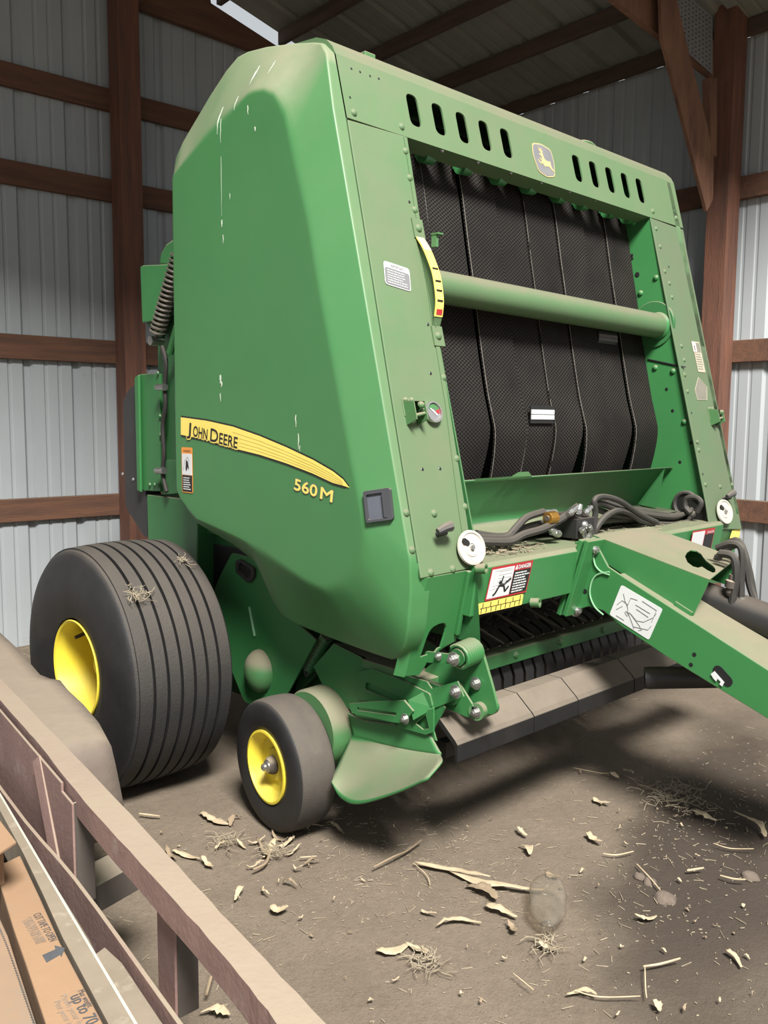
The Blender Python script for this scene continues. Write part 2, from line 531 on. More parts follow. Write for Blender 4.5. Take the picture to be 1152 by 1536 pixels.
def bottle_mat():
    m, t, p = nodes('thin_dusty_plastic')
    p.inputs['Base Color'].default_value = (0.34, 0.31, 0.265, 1)
    p.inputs['Roughness'].default_value = 0.08
    p.inputs['Specular IOR Level'].default_value = 1.0
    tr = N(t, 'ShaderNodeBsdfTransparent')
    tr.inputs[0].default_value = (0.95, 0.94, 0.92, 1)
    tc = N(t, 'ShaderNodeTexCoord')
    nz = N(t, 'ShaderNodeTexNoise', Scale=30.0, Detail=4.0)
    t.links.new(tc.outputs['Object'], nz.inputs['Vector'])
    mx = t.nodes.new('ShaderNodeMixShader')
    lw = N(t, 'ShaderNodeLayerWeight', Blend=0.35)
    t.links.new(mth(t, 'ADD', ramp(t, nz.outputs['Fac'], [(0.3, 0.015), (0.7, 0.08)]), mth(t, 'MULTIPLY', lw.outputs['Facing'], 0.20)), mx.inputs[0])
    t.links.new(tr.outputs[0], mx.inputs[1])
    t.links.new(p.outputs[0], mx.inputs[2])
    t.links.new(mx.outputs[0], t.nodes['Material Output'].inputs[0])
    return m


M['belt'] = belt_mat()
M['bottle'] = bottle_mat()


# ------------------------------------------------------------------ the shed: floor, back wall, side wall, roof
SHED = math.radians(-2.827)          # the shed stands slightly askew to the machine


def structure(o):
    o['kind'] = 'structure'
    return o


def shell(name):
    o = bpy.data.objects.new(name, None)
    C.objects.link(o)
    o.rotation_euler = (0, 0, SHED)
    return structure(o)


DARK_PATCHES = [(([(0.251, -0.908)][0] + (1.1, 0.24, 0.35, 0.16)), 0.72, (0.035, 0.026, 0.02)),
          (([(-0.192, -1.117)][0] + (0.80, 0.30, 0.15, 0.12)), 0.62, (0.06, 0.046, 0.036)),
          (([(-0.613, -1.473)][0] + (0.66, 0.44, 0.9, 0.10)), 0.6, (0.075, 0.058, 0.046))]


def make_floor():
    xs = [-60, -12, -8, -5, -4] + [-3.5 + 0.055 * i for i in range(113)] + [3.2, 4.5, 7, 60]
    ys = [-60, -12, -8, -5, -3.6] + [-3.0 + 0.055 * i for i in range(96)] + [2.6, 3.4, 5, 60]
    vs = []
    for y in ys:
        for x in xs:
            z = 0.012 * noise.noise((x * 1.3, y * 1.3, 0)) + 0.009 * noise.noise((x * 5, y * 5, 3)) + 0.005 * noise.noise((x * 13, y * 13, 7))
            vs.append((x, y, z - 0.012))
    w = len(xs)
    b = MB().add(vs, [(j * w + i, j * w + i + 1, (j + 1) * w + i + 1, (j + 1) * w + i) for j in range(len(ys) - 1) for i in range(w - 1)])
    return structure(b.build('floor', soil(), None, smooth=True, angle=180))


make_floor()


def ribbed(ribs, pitch=0.31, up=0.022, minor=0.28):
    """profile across the sheet: (across, depth)"""
    p = []
    for k in range(ribs):
        x = k * pitch
        p += [(x - 0.034, 0), (x - 0.016, up), (x + 0.016, up), (x + 0.034, 0)]
        for f in (0.36, 0.64):
            c = x + pitch * f
            p += [(c - 0.014, 0), (c - 0.006, up * minor), (c + 0.006, up * minor), (c + 0.014, 0)]
    p.append((ribs * pitch - 0.034, 0))
    return p


def sheet_mesh(name, width_ribs, h0, h1, m, mat, up=0.022, minor=0.28):
    pr = ribbed(width_ribs, 0.31, up, minor)
    vs = [m(a, d, h) for h in (h0, h1) for a, d in pr]
    n = len(pr)
    me = bpy.data.meshes.new(name)
    me.from_pydata([tuple(v) for v in vs], [], [(i, i + 1, n + i + 1, n + i) for i in range(n - 1)])
    me.materials.append(mat)
    return me


def child(name, me, parent, loc=(0, 0, 0)):
    o = bpy.data.objects.new(name, me)
    C.objects.link(o)
    o.parent = parent
    o.location = loc
    return o


def timber(parent, name, c, s, mat, jag=0.0):
    b = MB().box(c, s)
    return b.build(name, mat, parent, bevel=0.004)


ROOF_Z = lambda s: 3.92 + 0.25 * (2.6 - s)
GIRTS = [(3.425, 3.565), (2.855, 2.998), (1.808, 1.96), (0.795, 0.94)]

back = shell('wall_back')
# sheets cut to the roof slope; a short length stops low and lets daylight in under the roof
s0 = 0.07 - 0.93 * 5
while s0 < 2.7:
    gap = lambda s: ROOF_Z(s) - (0.20 if 0.42 < s < 1.34 else 0.004)
    child('steel_sheet', sheet_mesh('steel_sheet', 3, 0.0, 1.0, lambda a, d, h: (a, d, -0.02 + h * gap(s0 + a)), M['sheet']), back, (s0, 3.2, 0))
    s0 += 0.93
for z0, z1 in GIRTS:
    for a, b in ((-4.5, -2.6), (-2.6, -0.16), (-0.16, 2.6)):
        timber(back, 'girt', ((a + b) / 2, 3.18, (z0 + z1) / 2), (b - a - 0.004, 0.04, z1 - z0), M['girt'])
for s in (-0.30, -2.75):
    timber(back, 'post', (s + 0.072, 3.08, 2.25), (0.145, 0.155, 4.6), M['post'])
# end truss against the back wall: its broad chord leaves daylight under the roof
MB().plate([(-0.15, 4.105), (2.45, 4.02), (2.45, ROOF_Z(2.45) - 0.06), (1.36, ROOF_Z(1.36) - 0.06), (1.34, ROOF_Z(1.34) - 0.165), (0.44, ROOF_Z(0.44) - 0.165), (0.42, ROOF_Z(0.42) - 0.06), (-0.15, ROOF_Z(-0.15) - 0.06)], lambda a, b, t: (a, 3.16 - t, b), -0.02, 0.03).build('truss_chord', M['girt'], back, bevel=0.003)
timber(back, 'truss_chord', (-2.4, 3.15, 4.75), (4.4, 0.04, 0.3), M['girt'])

right = shell('wall_right')
rm_ = sheet_mesh('steel_sheet', 3, 0.0, 1.0, lambda a, d, h: (d, a, h), M['sheet'], 0.016, 0.25)
t0 = 0.16 - 0.93 * 4
while t0 < 3.1:
    o = child('steel_sheet', rm_, right, (2.65, t0, -0.02))
    o.scale = (1, 1, 3.85)
    t0 += 0.93
for z0, z1 in [(2.845, 2.985), (1.83, 1.97), (0.815, 0.955)]:
    for a, b in ((-3.4, -2.1), (-2.1, 0.42), (0.42, 3.15)):
        timber(right, 'girt', (2.625, (a + b) / 2, (z0 + z1) / 2), (0.045, b - a - 0.004, z1 - z0), M['girt'])
for t in (0.37, -2.1):
    timber(right, 'post', (2.527, t + 0.072, 1.97), (0.145, 0.145, 4.05), M['post'])
# truss heel, its nail plate, knee brace and block at the near post
TT = 0.50
tt = lambda a, b, t: (a, TT - t, b)
MB().plate([(1.144, 3.727), (2.414, 3.558), (2.395, 3.772), (1.824, 3.883), (1.197, 3.817)], tt, -0.02, 0.02).build('truss_chord', M['brace'], right, bevel=0.003)
MB().plate([(1.86, 3.949), (2.345, 3.891), (2.375, 3.563), (1.861, 3.653)], lambda a, b, t: (a, 0.47 - t, b), 0, 0.004).build('nail_plate', M['gusset'], right)
pins = MB()
gp = [(1.861, 0.466, 3.94), (2.331, 0.466, 3.882), (2.359, 0.466, 3.574), (1.861, 0.466, 3.659)]
for i in range(12):
    for j in range(12):
        u, v = (i + 0.5) / 12, (j + 0.5) / 12
        q = (Vector(gp[0]) * (1 - u) + Vector(gp[1]) * u) * (1 - v) + (Vector(gp[3]) * (1 - u) + Vector(gp[2]) * u) * v
        pins.box((q.x, 0.465, q.z), (0.012, 0.003, 0.006))
po = pins.build('nail_plate_teeth', M['dark_steel'], right)
po['kind'] = 'stuff'
MB().plate([(1.685, 3.841), (1.817, 3.882), (2.013, 3.558), (2.226, 3.248), (2.33, 3.048), (2.344, 2.806), (2.28, 2.725), (1.724, 3.578)], lambda a, b, t: (a, 0.42 - t, b), -0.012, 0.012).build('knee_brace', M['brace'], right, bevel=0.003)
MB().plate([(2.263, 3.504), (2.347, 3.525), (2.388, 3.072), (2.317, 3.074)], lambda a, b, t: (a, 0.44 - t, b), -0.03, 0.02).build('brace_block', M['brace'], right, bevel=0.003)
MB().plate([(2.17, 4.187), (3.291, 4.041), (3.271, 4.208), (2.391, 4.298)], lambda a, b, t: (a, 0.55 - t, b), -0.02, 0.02).build('rafter', M['post'], right, bevel=0.003)

roof = shell('ceiling')
rl = math.hypot(1, 0.25)
sl = sheet_mesh('roof_sheet', 3, 0.0, 1.0, lambda a, d, h: (2.78 - 7.6 * h, a, ROOF_Z(2.78 - 7.6 * h) + d), M['roof'], 0.034, 0.06)
t0 = 3.26 - 0.93 * 5  # roof ends short in front so the daylight lamp reaches the machine
while t0 < 3.2:
    child('roof_sheet', sl, roof, (0, t0, 0))
    t0 += 0.93
for k in range(14):
    s = 2.60 - 0.515 * k
    b = MB().box((s, 1.2, ROOF_Z(s) - 0.055), (0.04, 4.0, 0.095))
    b.build('purlin', M['purlin'], roof, bevel=0.003)
# far slope of the roof, beyond the ridge
MB().add([(-4.8, -0.9, 5.78), (-4.8, 3.3, 5.78), (-7.8, 3.3, 5.0), (-7.8, -0.9, 5.0)], [(0, 1, 2, 3)]).build('far_slope', M['roof'], roof)



# ------------------------------------------------------------------ the round baler
baler = thing('round_baler', 'large green and yellow round baler with black belts parked in the shed', 'baler', (0, 0, 0))


def part(b, name, mat='green', parent=None, bevel=0.0, smooth=False, **kw):
    return b.build(name, M[mat], parent or baler, bevel=bevel, smooth=smooth, **kw)


# ---- moulded side panel: flat pressed face, sloping flanks, flange at the edge
OUT_F = [(yF(z), z) for z in (2.579, 2.4, 2.2, 2.0, 1.8, 1.6, 1.4, 1.2, 1.1, 1.03)] + [(-0.559, 1.002), (-0.562, 0.953), (-0.55, 0.832), (-0.529, 0.773)]
OUT_B = [(-0.481, 0.726), (-0.446, 0.714), (-0.371, 0.716), (-0.177, 0.726), (0.037, 0.742), (0.106, 0.756), (0.152, 0.789), (0.192, 0.839), (0.224, 0.895), (0.273, 0.933), (0.401, 0.977), (0.631, 1.039)]
OUT_R = [(0.63, 1.087), (0.688, 1.151), (0.708, 1.286), (0.72, 1.519), (0.707, 1.9), (0.702, 2.197), (0.695, 2.38)]
OUT_T = [(0.378, 2.72), (0.321, 2.722), (0.211, 2.706), (0.064, 2.674), (-0.04, 2.647), (-0.094, 2.626)]
PRESS = [(0.655, 2.336), (0.410, 2.425), (0.248, 2.471), (0.162, 2.505), (0.087, 2.497), (0.030, 2.468), (-0.022, 2.403), (-0.076, 2.234), (-0.139, 2.058),
         (-0.191, 1.854), (-0.302, 1.466), (-0.400, 1.131), (-0.384, 1.046), (-0.310, 0.960), (-0.219, 0.925), (-0.12, 0.94), (0.103, 1.01), (0.53, 1.075), (0.665, 1.16)]
OUT_C = [(0.705, 2.431)] + [(0.675, 2.486)] + [(0.618, 2.546)] + [(0.53, 2.623)] + [(0.439, 2.689)]
OUTLINE = [(p, 0.066 - 0.011 * (2.579 - p[1]) if p[1] > 0.98 else 0.052) for p in OUT_F] + [(p, 0.085) for p in OUT_B] + [(p, 0.03) for p in OUT_R] + list(zip(OUT_C, (0.045, 0.06, 0.075, 0.09, 0.10))) + [(p, 0.11) for p in OUT_T]
PC = Vector((0.17, 1.70))
FACE_X = -1.16


def ray_hit(poly, d):
    best = None
    for i in range(len(poly)):
        a, b = Vector(poly[i]) - PC, Vector(poly[(i + 1) % len(poly)]) - PC
        e = b - a
        den = d.x * e.y - d.y * e.x
        if abs(den) < 1e-9:
            continue
        t = (a.x * e.y - a.y * e.x) / den
        s = (a.x * d.y - a.y * d.x) / den
        if t > 0 and -1e-6 <= s <= 1 + 1e-6 and (best is None or t > best[0]):
            best = (t, i, s)
    return best


OUT2 = [p for p, e in OUTLINE]
EDGE = [e for p, e in OUTLINE]
_n = len(EDGE)
for _ in range(1):
    EDGE = [(EDGE[i - 1] + 2 * EDGE[i] + EDGE[(i + 1) % _n]) / 4 for i in range(_n)]


def side_x(y, z):
    d = Vector((y, z)) - PC
    r = d.length
    if r < 1e-6:
        return FACE_X
    d /= r
    o, p = ray_hit(OUT2, d), ray_hit(PRESS, d)
    e = EDGE[o[1]] * (1 - o[2]) + EDGE[(o[1] + 1) % _n] * o[2]
    f = max(0.0, (r - p[0]) / max(0.02, o[0] - p[0]))
    f = (f * f / 0.3 if f < 0.15 else f - 0.075) / 0.925
    return FACE_X + e * min(1.0, f)


def seam_x(z):
    """edge of the front upright beside the panel"""
    k = [(2.374, -1.044), (1.9, -1.055), (1.5, -1.066), (0.985, -1.078)]
    for (a, p), (b, q) in zip(k, k[1:]):
        if z >= b:
            return p + (q - p) * max(0.0, (a - z) / (a - b))
    return -1.078


def side_panel(name, sgn):
    ring = []
    dense = []
    for i in range(_n):
        a, b = Vector(OUT2[i]), Vector(OUT2[(i + 1) % _n])
        k = max(1, int((b - a).length / 0.035))
        dense += [a.lerp(b, j / k) for j in range(k)]
    n = len(dense)
    ts = [0.0]
    vs, fs = [], []
    tcs = [0.3, 0.6, 0.85, 0.97, 1.0, 1.03, 1.07, 1.12, 1.2, 1.35, 1.55, 1.75, 1.9, 1.965, 1.99]
    vs.append((FACE_X, PC.x, PC.y))
    for a in tcs:
        for p in dense:
            d = p - PC
            t = a
            if a > 0.5:                                   # rings follow the step of the pressed face
                h = ray_hit(PRESS, d.normalized())[0] / d.length
                t = h + (1 - h) * (a - 1) if a >= 1 else h * a
            q = PC + d * t
            vs.append((side_x(q.x, q.y), q.x, q.y))
    for p in dense:                                       # rolled edge and return flange
        vs.append((side_x(p.x, p.y) + 0.004, p.x, p.y))
    for p in dense:
        vs.append((side_x(p.x, p.y) + 0.010, p.x, p.y))
    for p in dense:
        vs.append((seam_x(p.y) - 0.0065 if abs(p.x - yF(p.y)) < 0.008 and p.y > 0.98 else -1.03, p.x, p.y))
    m = len(tcs) + 3
    fs += [(0, 1 + i, 1 + (i + 1) % n) for i in range(n)]
    for k in range(m - 1):
        fs += [(1 + k * n + i, 1 + k * n + (i + 1) % n, 1 + (k + 1) * n + (i + 1) % n, 1 + (k + 1) * n + i) for i in range(n)]
    if sgn > 0:
        vs = [(-x - 0.042 - 0.028 * (2.4 - z) / 1.3, y, z) for x, y, z in vs]
    b = MB().add(vs, fs)
    return b.build(name, M['green_side'], baler, smooth=True, angle=80)


panel = side_panel('side_panel', -1)
panel['label'] = 'moulded side panel with the yellow stripe'
side_panel('side_panel', 1)
sface = lambda a, b, t: (FACE_X - t, a, b)
ST = [(0.622, 1.452), (0.445, 1.44), (0.273, 1.42), (0.113, 1.39), (-0.035, 1.356), (-0.173, 1.32), (-0.271, 1.288), (-0.318, 1.266), (-0.346, 1.243)]
SB = [(-0.327, 1.246), (-0.271, 1.253), (-0.173, 1.277), (-0.035, 1.304), (0.114, 1.327), (0.274, 1.345), (0.447, 1.37), (0.624, 1.386)]
lift = lambda pts, d: [(y, z + d) for y, z in pts]
MB().plate(lift(ST, 0.006) + lift(SB, -0.006), sface, 0.0005, 0.0016).build('stripe_border', M['decal_black'], panel)
MB().plate(ST + SB, sface, 0.001, 0.0024).build('yellow_stripe', M['decal_yellow'], panel)
pin = MB()
for f in (0.25, 0.45, 0.65, 0.82):
    line = [(a[0], a[1] * (1 - f) + c[1] * f) for a, c in zip(ST[2:8], list(reversed(SB))[2:8])]
    pin.plate([(y, z + 0.0012) for y, z in line] + [(y, z - 0.0012) for y, z in reversed(line)], sface, 0.0024, 0.0028)
pin.build('stripe_pinstripes', M['pinstripe'], panel)
n0, n1 = Vector((FACE_X, 0.577, 1.3895)), Vector((FACE_X, 0.245, 1.345))
u_ = (n1 - n0)
L_ = u_.length
for txt, f0, f1, h in (('J', 0.02, 0.105, 0.065), ('OHN', 0.125, 0.425, 0.055), ('D', 0.465, 0.62, 0.066), ('EERE', 0.645, 1.0, 0.055)):
    o_ = n0 + u_ * f0
    kk = lettering('lettering', txt, h, frame(o_ + Vector((-0.0036, 0, 0)), u_, (0, 0, 1)), M['decal_black'], panel, L_ * (f1 - f0) * 0.97, bold=0.0009)['k']
    lettering('lettering_outline', txt, h, frame(o_ + Vector((-0.0026, 0, 0)), u_, (0, 0, 1)), M['decal_yellow'], panel, bold=0.0065, scale=kk)
m0, m1 = [(-1.16, -0.073, 1.221), (-1.16, -0.265, 1.193)]
mu = Vector(m1) - Vector(m0)
for a, w, txt in ((0.0, 0.60, '560'), (0.68, 0.30, 'M')):
    o_ = Vector(m0) + mu * a
    kk = lettering('lettering', txt, 0.052, frame(o_ + Vector((-0.002, 0, 0)), mu, (0, 0, 1)), M['decal_yellow'], panel, mu.length * w, bold=0.0012)['k']
    lettering('lettering_outline', txt, 0.052, frame(o_ + Vector((-0.001, 0, 0)), mu, (0, 0, 1)), M['decal_grey'], panel, bold=0.0032, scale=kk)


# ---- decals made as thin stickers
def sticker(name, parent, mp, w, h, base, r=0.006, depth=0.001):
    return MB().plate(rounded([(0, 0), (w, 0), (w, h), (0, h)], r, 3), mp, 0.0004, depth).build(name, M[base], parent)


def patch(parent, name, mp, x0, y0, x1, y1, mat, d=0.0016):
    return MB().plate([(x0, y0), (x1, y0), (x1, y1), (x0, y1)], mp, d - 0.0008, d).build(name, M[mat], parent)


def text_rows(parent, mp, x0, y1, w, rows, gap, h, mat, d=0.002, seed=1):
    rng = random.Random(seed)
    b = MB()
    for i in range(rows):
        x, end = x0, x0 + w * rng.uniform(0.72, 1.0)
        while x < end:
            ww = min(rng.uniform(1.2, 4.0) * h, end - x)
            b.plate([(x, y1 - i * gap - h), (x + ww, y1 - i * gap - h), (x + ww, y1 - i * gap), (x, y1 - i * gap)], mp, d - 0.0006, d)
            x += ww + h * 0.7
    return b.build('fine_print', M[mat], parent)


# orange warning sticker at the rear edge of the side panel
wo, wr, wt = [(-1.16, 0.622, 1.167), (-1.16, 0.549, 1.172), (-1.16, 0.631, 1.338)]
mp = frame(Vector(wo) + Vector((-0.001, 0, 0)), (0, -1, 0), (0, 0, 1))
w, h = 0.078, 0.172
sticker('warning_decal', panel, mp, w, h, 'decal_orange')
patch(panel, 'decal_picture', mp, 0.004, 0.068, w - 0.004, h - 0.024, 'decal_white')
patch(panel, 'decal_text_panel', mp, 0.004, 0.004, w - 0.004, 0.066, 'decal_black')
lettering('lettering', 'WARNING', 0.012, frame(Vector(wo) + Vector((-0.002, -0.014, 0.154)), (0, -1, 0), (0, 0, 1)), M['decal_black'], panel, 0.05)
text_rows(panel, mp, 0.012, 0.058, 0.055, 6, 0.0085, 0.0035, 'decal_white', 0.0024, 3)
MB().plate([(0.03, 0.09), (0.037, 0.082), (0.044, 0.1), (0.05, 0.088), (0.053, 0.095), (0.046, 0.118), (0.038, 0.125), (0.033, 0.118)], mp, 0.0016, 0.0024).build('decal_figure', M['decal_black'], panel)
b = MB()
b.tube([mp(*q, 0.002) for q in ((0.014, 0.085), (0.024, 0.12), (0.045, 0.137), (0.056, 0.125), (0.052, 0.11))], 0.0007, 4)
b.build('decal_outline', M['decal_grey'], panel)

# grab latch let into the panel
hc = [(side_x(y, z) - 0.003, y, z) for y, z in [(-0.405, 1.234), (-0.475, 1.25), (-0.498, 1.155), (-0.424, 1.141)]]
lo_, lu, lv = Vector(hc[3]), Vector(hc[2]) - Vector(hc[3]), Vector(hc[0]) - Vector(hc[3])
mp = frame(lo_, lu, lv)
w, h = lu.length * 1.08, lv.length
lat = MB().plate(rounded([(0, 0), (w, 0), (w, h), (0, h)], 0.008), mp, -0.02, 0.012, [rounded([(w * .10, h * .08), (w * .72, h * .08), (w * .72, h * .88), (w * .10, h * .88)], 0.006)]).build('panel_latch', M['grey_plastic'], panel, bevel=0.002)
MB().plate([(w * .08, h * .06), (w * .8, h * .06), (w * .8, h * .9), (w * .08, h * .9)], mp, -0.02, 0.0045).build('latch_pocket', M['latch_pocket'], panel)
MB().plate([(w * .70, h * .1), (w * .80, h * .1), (w * .80, h * .86), (w * .70, h * .86)], mp, 0.0, 0.0145).build('latch_paddle', M['grey_plastic'], panel)

# white droppings run down the panel
rng = random.Random(4)
b = MB()
DRIPS = list(zip([(0.19, 2.626), (0.195, 2.607), (0.345, 2.521), (0.349, 2.495), (0.329, 2.473), (0.247, 2.531), (0.166, 2.477), (0.328, 2.347), (0.328, 2.135), (0.321, 2.084), (0.349, 1.603), (0.341, 1.58), (0.35, 1.538), (-0.085, 1.462), (-0.099, 1.402), (-0.105, 1.364), (0.104, 2.619), (0.277, 2.215), (0.126, 2.4)],
                 [0.05, 0.05, 0.06, 0.07, 0.08, 0.05, 0.03, 0.20, 0.025, 0.03, 0.03, 0.02, 0.03, 0.04, 0.05, 0.02, 0.05, 0.02, 0.015],
                 [0.0035, 0.003, 0.003, 0.003, 0.0022, 0.0025, 0.003, 0.0015, 0.004, 0.0025, 0.006, 0.005, 0.003, 0.0028, 0.003, 0.002, 0.003, 0.002, 0.004]))
for (y, z), ln, wd in DRIPS:
    pts = []
    for i in range(7):
        t = i / 6
        zz = z - ln * t
        pts.append((y + rng.uniform(-.0015, .0015), zz, wd * (0.4 + 0.6 * math.sin(math.pi * min(1, t + .15)))))
    vs = [(side_x(a, c) - 0.0012, a + e * q, c) for a, c, q in pts for e in (-1, 1)]
    b.add(vs, [(2 * i, 2 * i + 1, 2 * i + 3, 2 * i + 2) for i in range(6)])
drip = b.build('dropping_streaks', M['drip'], panel)
drip['kind'] = 'stuff'

# ---- header across the top with ten slots
HOLES = []
for k in range(5):
    for s in (-1, 1):
        cx = s * (0.227 + 0.124 * k) + (0.012 if s > 0 else 0)
        HOLES.append(rounded([(cx - 0.027, 2.428), (cx + 0.027, 2.428), (cx + 0.027, 2.540), (cx - 0.027, 2.540)], 0.024, 4))
hd = MB()
hx0, hx1 = -1.045, 1.080
hd.plate([(hx0, 2.380), (hx1, 2.368), (hx1, 2.585), (hx0, 2.585)], face_f, -0.006, 0.0, HOLES)
prof = [(yF(2.585), 2.585), (-0.128, 2.612), (-0.098, 2.640), (-0.05, 2.660), (0.05, 2.672), (0.35, 2.68)]
for i in range(len(prof) - 1):
    (y0, z0), (y1, z1) = prof[i], prof[i + 1]
    hd.add([(hx0, y0, z0), (hx1, y0, z0), (hx1, y1, z1), (hx0, y1, z1)], [(0, 1, 2, 3)])
# lip turned back under the header
hd.add([(hx0, yF(2.38), 2.38), (hx1, yF(2.368), 2.368), (hx1, yF(2.368) + 0.07, 2.352), (hx0, yF(2.38) + 0.07, 2.362)], [(0, 1, 2, 3)])
for sx_ in (hx0, hx1):
    hd.add([(sx_, yF(2.37), 2.37)] + [(sx_, y, z) for y, z in prof] + [(sx_, 0.35, 2.37)], [tuple(range(len(prof) + 2))])
header = part(hd, 'header', 'green_front', smooth=True, angle=50)
deck = MB()
deck.add([(-1.03, 0.30, 2.672), (1.03, 0.30, 2.672), (0.84, 0.75, 2.42), (-0.84, 0.75, 2.42), (-0.84, 1.15, 2.2), (0.84, 1.15, 2.2)], [(0, 1, 2, 3), (3, 2, 5, 4)])
part(deck, 'top_deck', 'green_side')
RIV = bpy.data.meshes.new('rivet')
_b = MB().dome((0, 0, 0), (0, -0.966, 0.259), 0.0125, 0.008, 12, 3)
_o = _b.build('rivet', M['green_front'], None, smooth=True, angle=60)
RIV = _o.data
bpy.data.objects.remove(_o)
PIN = MB().dome((0, 0, 0), (0, -0.966, 0.259), 0.006, 0.002, 8, 2).build('hole', M['decal_black'])
HOLE_ME = PIN.data
bpy.data.objects.remove(PIN)


def rivet(parent, x, z, name='rivet', me=None, k=1.0, lift=0.0):
    o = bpy.data.objects.new(name, me or RIV)
    C.objects.link(o)
    o.parent = parent
    o.location = face_f(x, z, lift)
    o.scale = (k, k, k)
    return o


for x, z in [(-1.012, 2.403), (-0.8, 2.409), (1.027, 2.408), (0.81, 2.403)]:
    rivet(header, x, z)
for x, z in [(-0.987, 2.552), (-0.95, 2.552), (-0.907, 2.551), (-0.868, 2.553), (-1.016, 2.451), (1.022, 2.455)]:
    rivet(header, x, z, 'hole', HOLE_ME, 0.8)
# shield badge with a leaping deer
bo = Vector(face_f(0.0, 2.4145, 0.001))
bv = Vector((0, 0.268, 1)).normalized()
mp = frame(bo, (1, 0, 0), bv)
sh = rounded([(-0.048, 0.0), (0.0, -0.012), (0.052, 0.0), (0.066, 0.06), (0.058, 0.108), (0.0, 0.118), (-0.056, 0.108), (-0.064, 0.06)], 0.014)
badge = MB().plate([(x * 1.08, 0.053 + (y - 0.053) * 1.08) for x, y in sh], mp, 0, 0.0012).build('badge_border', M['decal_gold'], header)
MB().plate(sh, mp, 0.0005, 0.002).build('badge_field', M['decal_grey'], header)
deer = [(0.056, 0.014), (0.040, 0.020), (0.026, 0.030), (0.012, 0.030), (-0.004, 0.026), (-0.014, 0.036), (-0.030, 0.032), (-0.044, 0.046), (-0.040, 0.050), (-0.028, 0.040), (-0.018, 0.044),
        (-0.030, 0.056), (-0.026, 0.060), (-0.014, 0.050), (-0.014, 0.066), (-0.026, 0.071), (-0.024, 0.077), (-0.014, 0.080), (-0.026, 0.090), (-0.034, 0.102), (-0.028, 0.096), (-0.022, 0.093), (-0.022, 0.104), (-0.017, 0.092),
        (-0.010, 0.104), (-0.011, 0.090), (-0.004, 0.102), (-0.006, 0.086), (0.002, 0.092), (-0.004, 0.080), (-0.002, 0.076), (0.002, 0.060), (0.016, 0.054), (0.032, 0.054), (0.037, 0.058), (0.042, 0.052), (0.040, 0.044), (0.046, 0.028), (0.058, 0.018)]
MB().plate(deer, mp, 0.0015, 0.003).build('badge_deer', M['decal_gold'], header)
# small fittings on top of the header
tp = MB()
tp.tube([(-0.98, 0.12, 2.672), (-0.98, 0.10, 2.70), (-0.93, 0.06, 2.712), (-0.88, 0.04, 2.68), (-0.86, 0.03, 2.67)], 0.008, 6, 3)
tp.box((-0.80, 0.02, 2.678), (0.14, 0.06, 0.02)).box((-0.77, 0.02, 2.694), (0.05, 0.05, 0.02))
part(tp, 'top_fitting', 'green_dirty', bevel=0.003)
tp = MB()
tp.tube([(0.52, 0.05, 2.672), (0.55, 0.03, 2.70), (0.62, 0.02, 2.705), (0.68, 0.02, 2.68)], 0.009, 6, 3)
tp.box((0.60, 0.03, 2.675), (0.16, 0.05, 0.02)).box((0.75, 0.03, 2.68), (0.1, 0.04, 0.015))
part(tp, 'top_fitting', 'green_dirty', bevel=0.003)

# ---- front uprights
LU = [(-1.044, 2.374), (-0.785, 2.380), (-0.800, 2.07), (-0.812, 1.72), (-0.824, 1.45), (-0.833, 1.18), (-0.845, 0.990), (-1.078, 0.985), (-1.066, 1.5), (-1.055, 1.9)]
b = MB().plate(LU, face_f, -0.008, 0.0)
up_l = part(b, 'front_upright', 'green_front', bevel=0.003)
b = MB().plate([(-0.785, 2.375), (-0.833, 1.18), (-0.843, 0.995), (-0.872, 0.995), (-0.863, 1.18), (-0.836, 1.5), (-0.83, 1.7), (-0.812, 2.1), (-0.80, 2.374)], face_f, 0.0, 0.003)
b.build('lap_strip', M['green_front'], up_l)
RU = [(0.778, 2.368), (1.078, 2.360), (1.068, 2.245), (1.052, 1.6), (1.040, 1.101), (1.034, 0.96), (0.735, 0.985), (0.746, 1.089), (0.762, 1.7)]
b = MB().plate(RU, face_f, -0.008, 0.0)
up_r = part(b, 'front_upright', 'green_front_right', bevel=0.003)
for x, z in [(-0.803, 2.326), (-0.806, 2.236), (-0.81, 2.129), (-0.82, 1.583), (-0.829, 1.327), (-0.831, 1.177), (-0.975, 1.166), (-1.034, 0.997), (-0.937, 0.997)]:
    rivet(up_l, x, z)
for x, z in [(-1.092, 1.176), (-1.095, 1.069)]:
    rivet(up_l, x, z)
for x, z in [(-0.795, 2.31), (-0.829, 2.152), (-0.79, 2.064), (-0.847, 1.751), (-0.876, 1.594), (-0.827, 1.486), (-0.829, 1.356), (-0.834, 1.221), (-0.99, 1.299), (-0.912, 1.298)]:
    rivet(up_l, x, z, 'hole', HOLE_ME)
for x, z in [(0.808, 2.322), (0.81, 2.24), (0.806, 2.126), (0.826, 2.074), (0.824, 2.01), (0.817, 1.788), (0.814, 1.725), (0.792, 1.658), (0.785, 1.584), (0.777, 1.325), (0.772, 1.174), (0.905, 1.159), (1.027, 1.162), (0.78, 1.36)]:
    rivet(up_r, x, z, k=0.85)
for x, z in [(0.781, 1.489), (0.772, 1.357), (0.768, 1.22), (0.853, 2.153)]:
    rivet(up_r, x, z, 'hole', HOLE_ME)
MB().plate([(-1.060, 2.374), (-1.035, 2.374), (-1.046, 1.9), (-1.057, 1.5), (-1.069, 0.99), (-1.092, 0.99), (-1.080, 1.5), (-1.070, 1.9)], face_f, -0.016, -0.012).build('gap_dark_strip', M['decal_black'], up_l)  # added black strip behind the seam paints in the shade of the gap
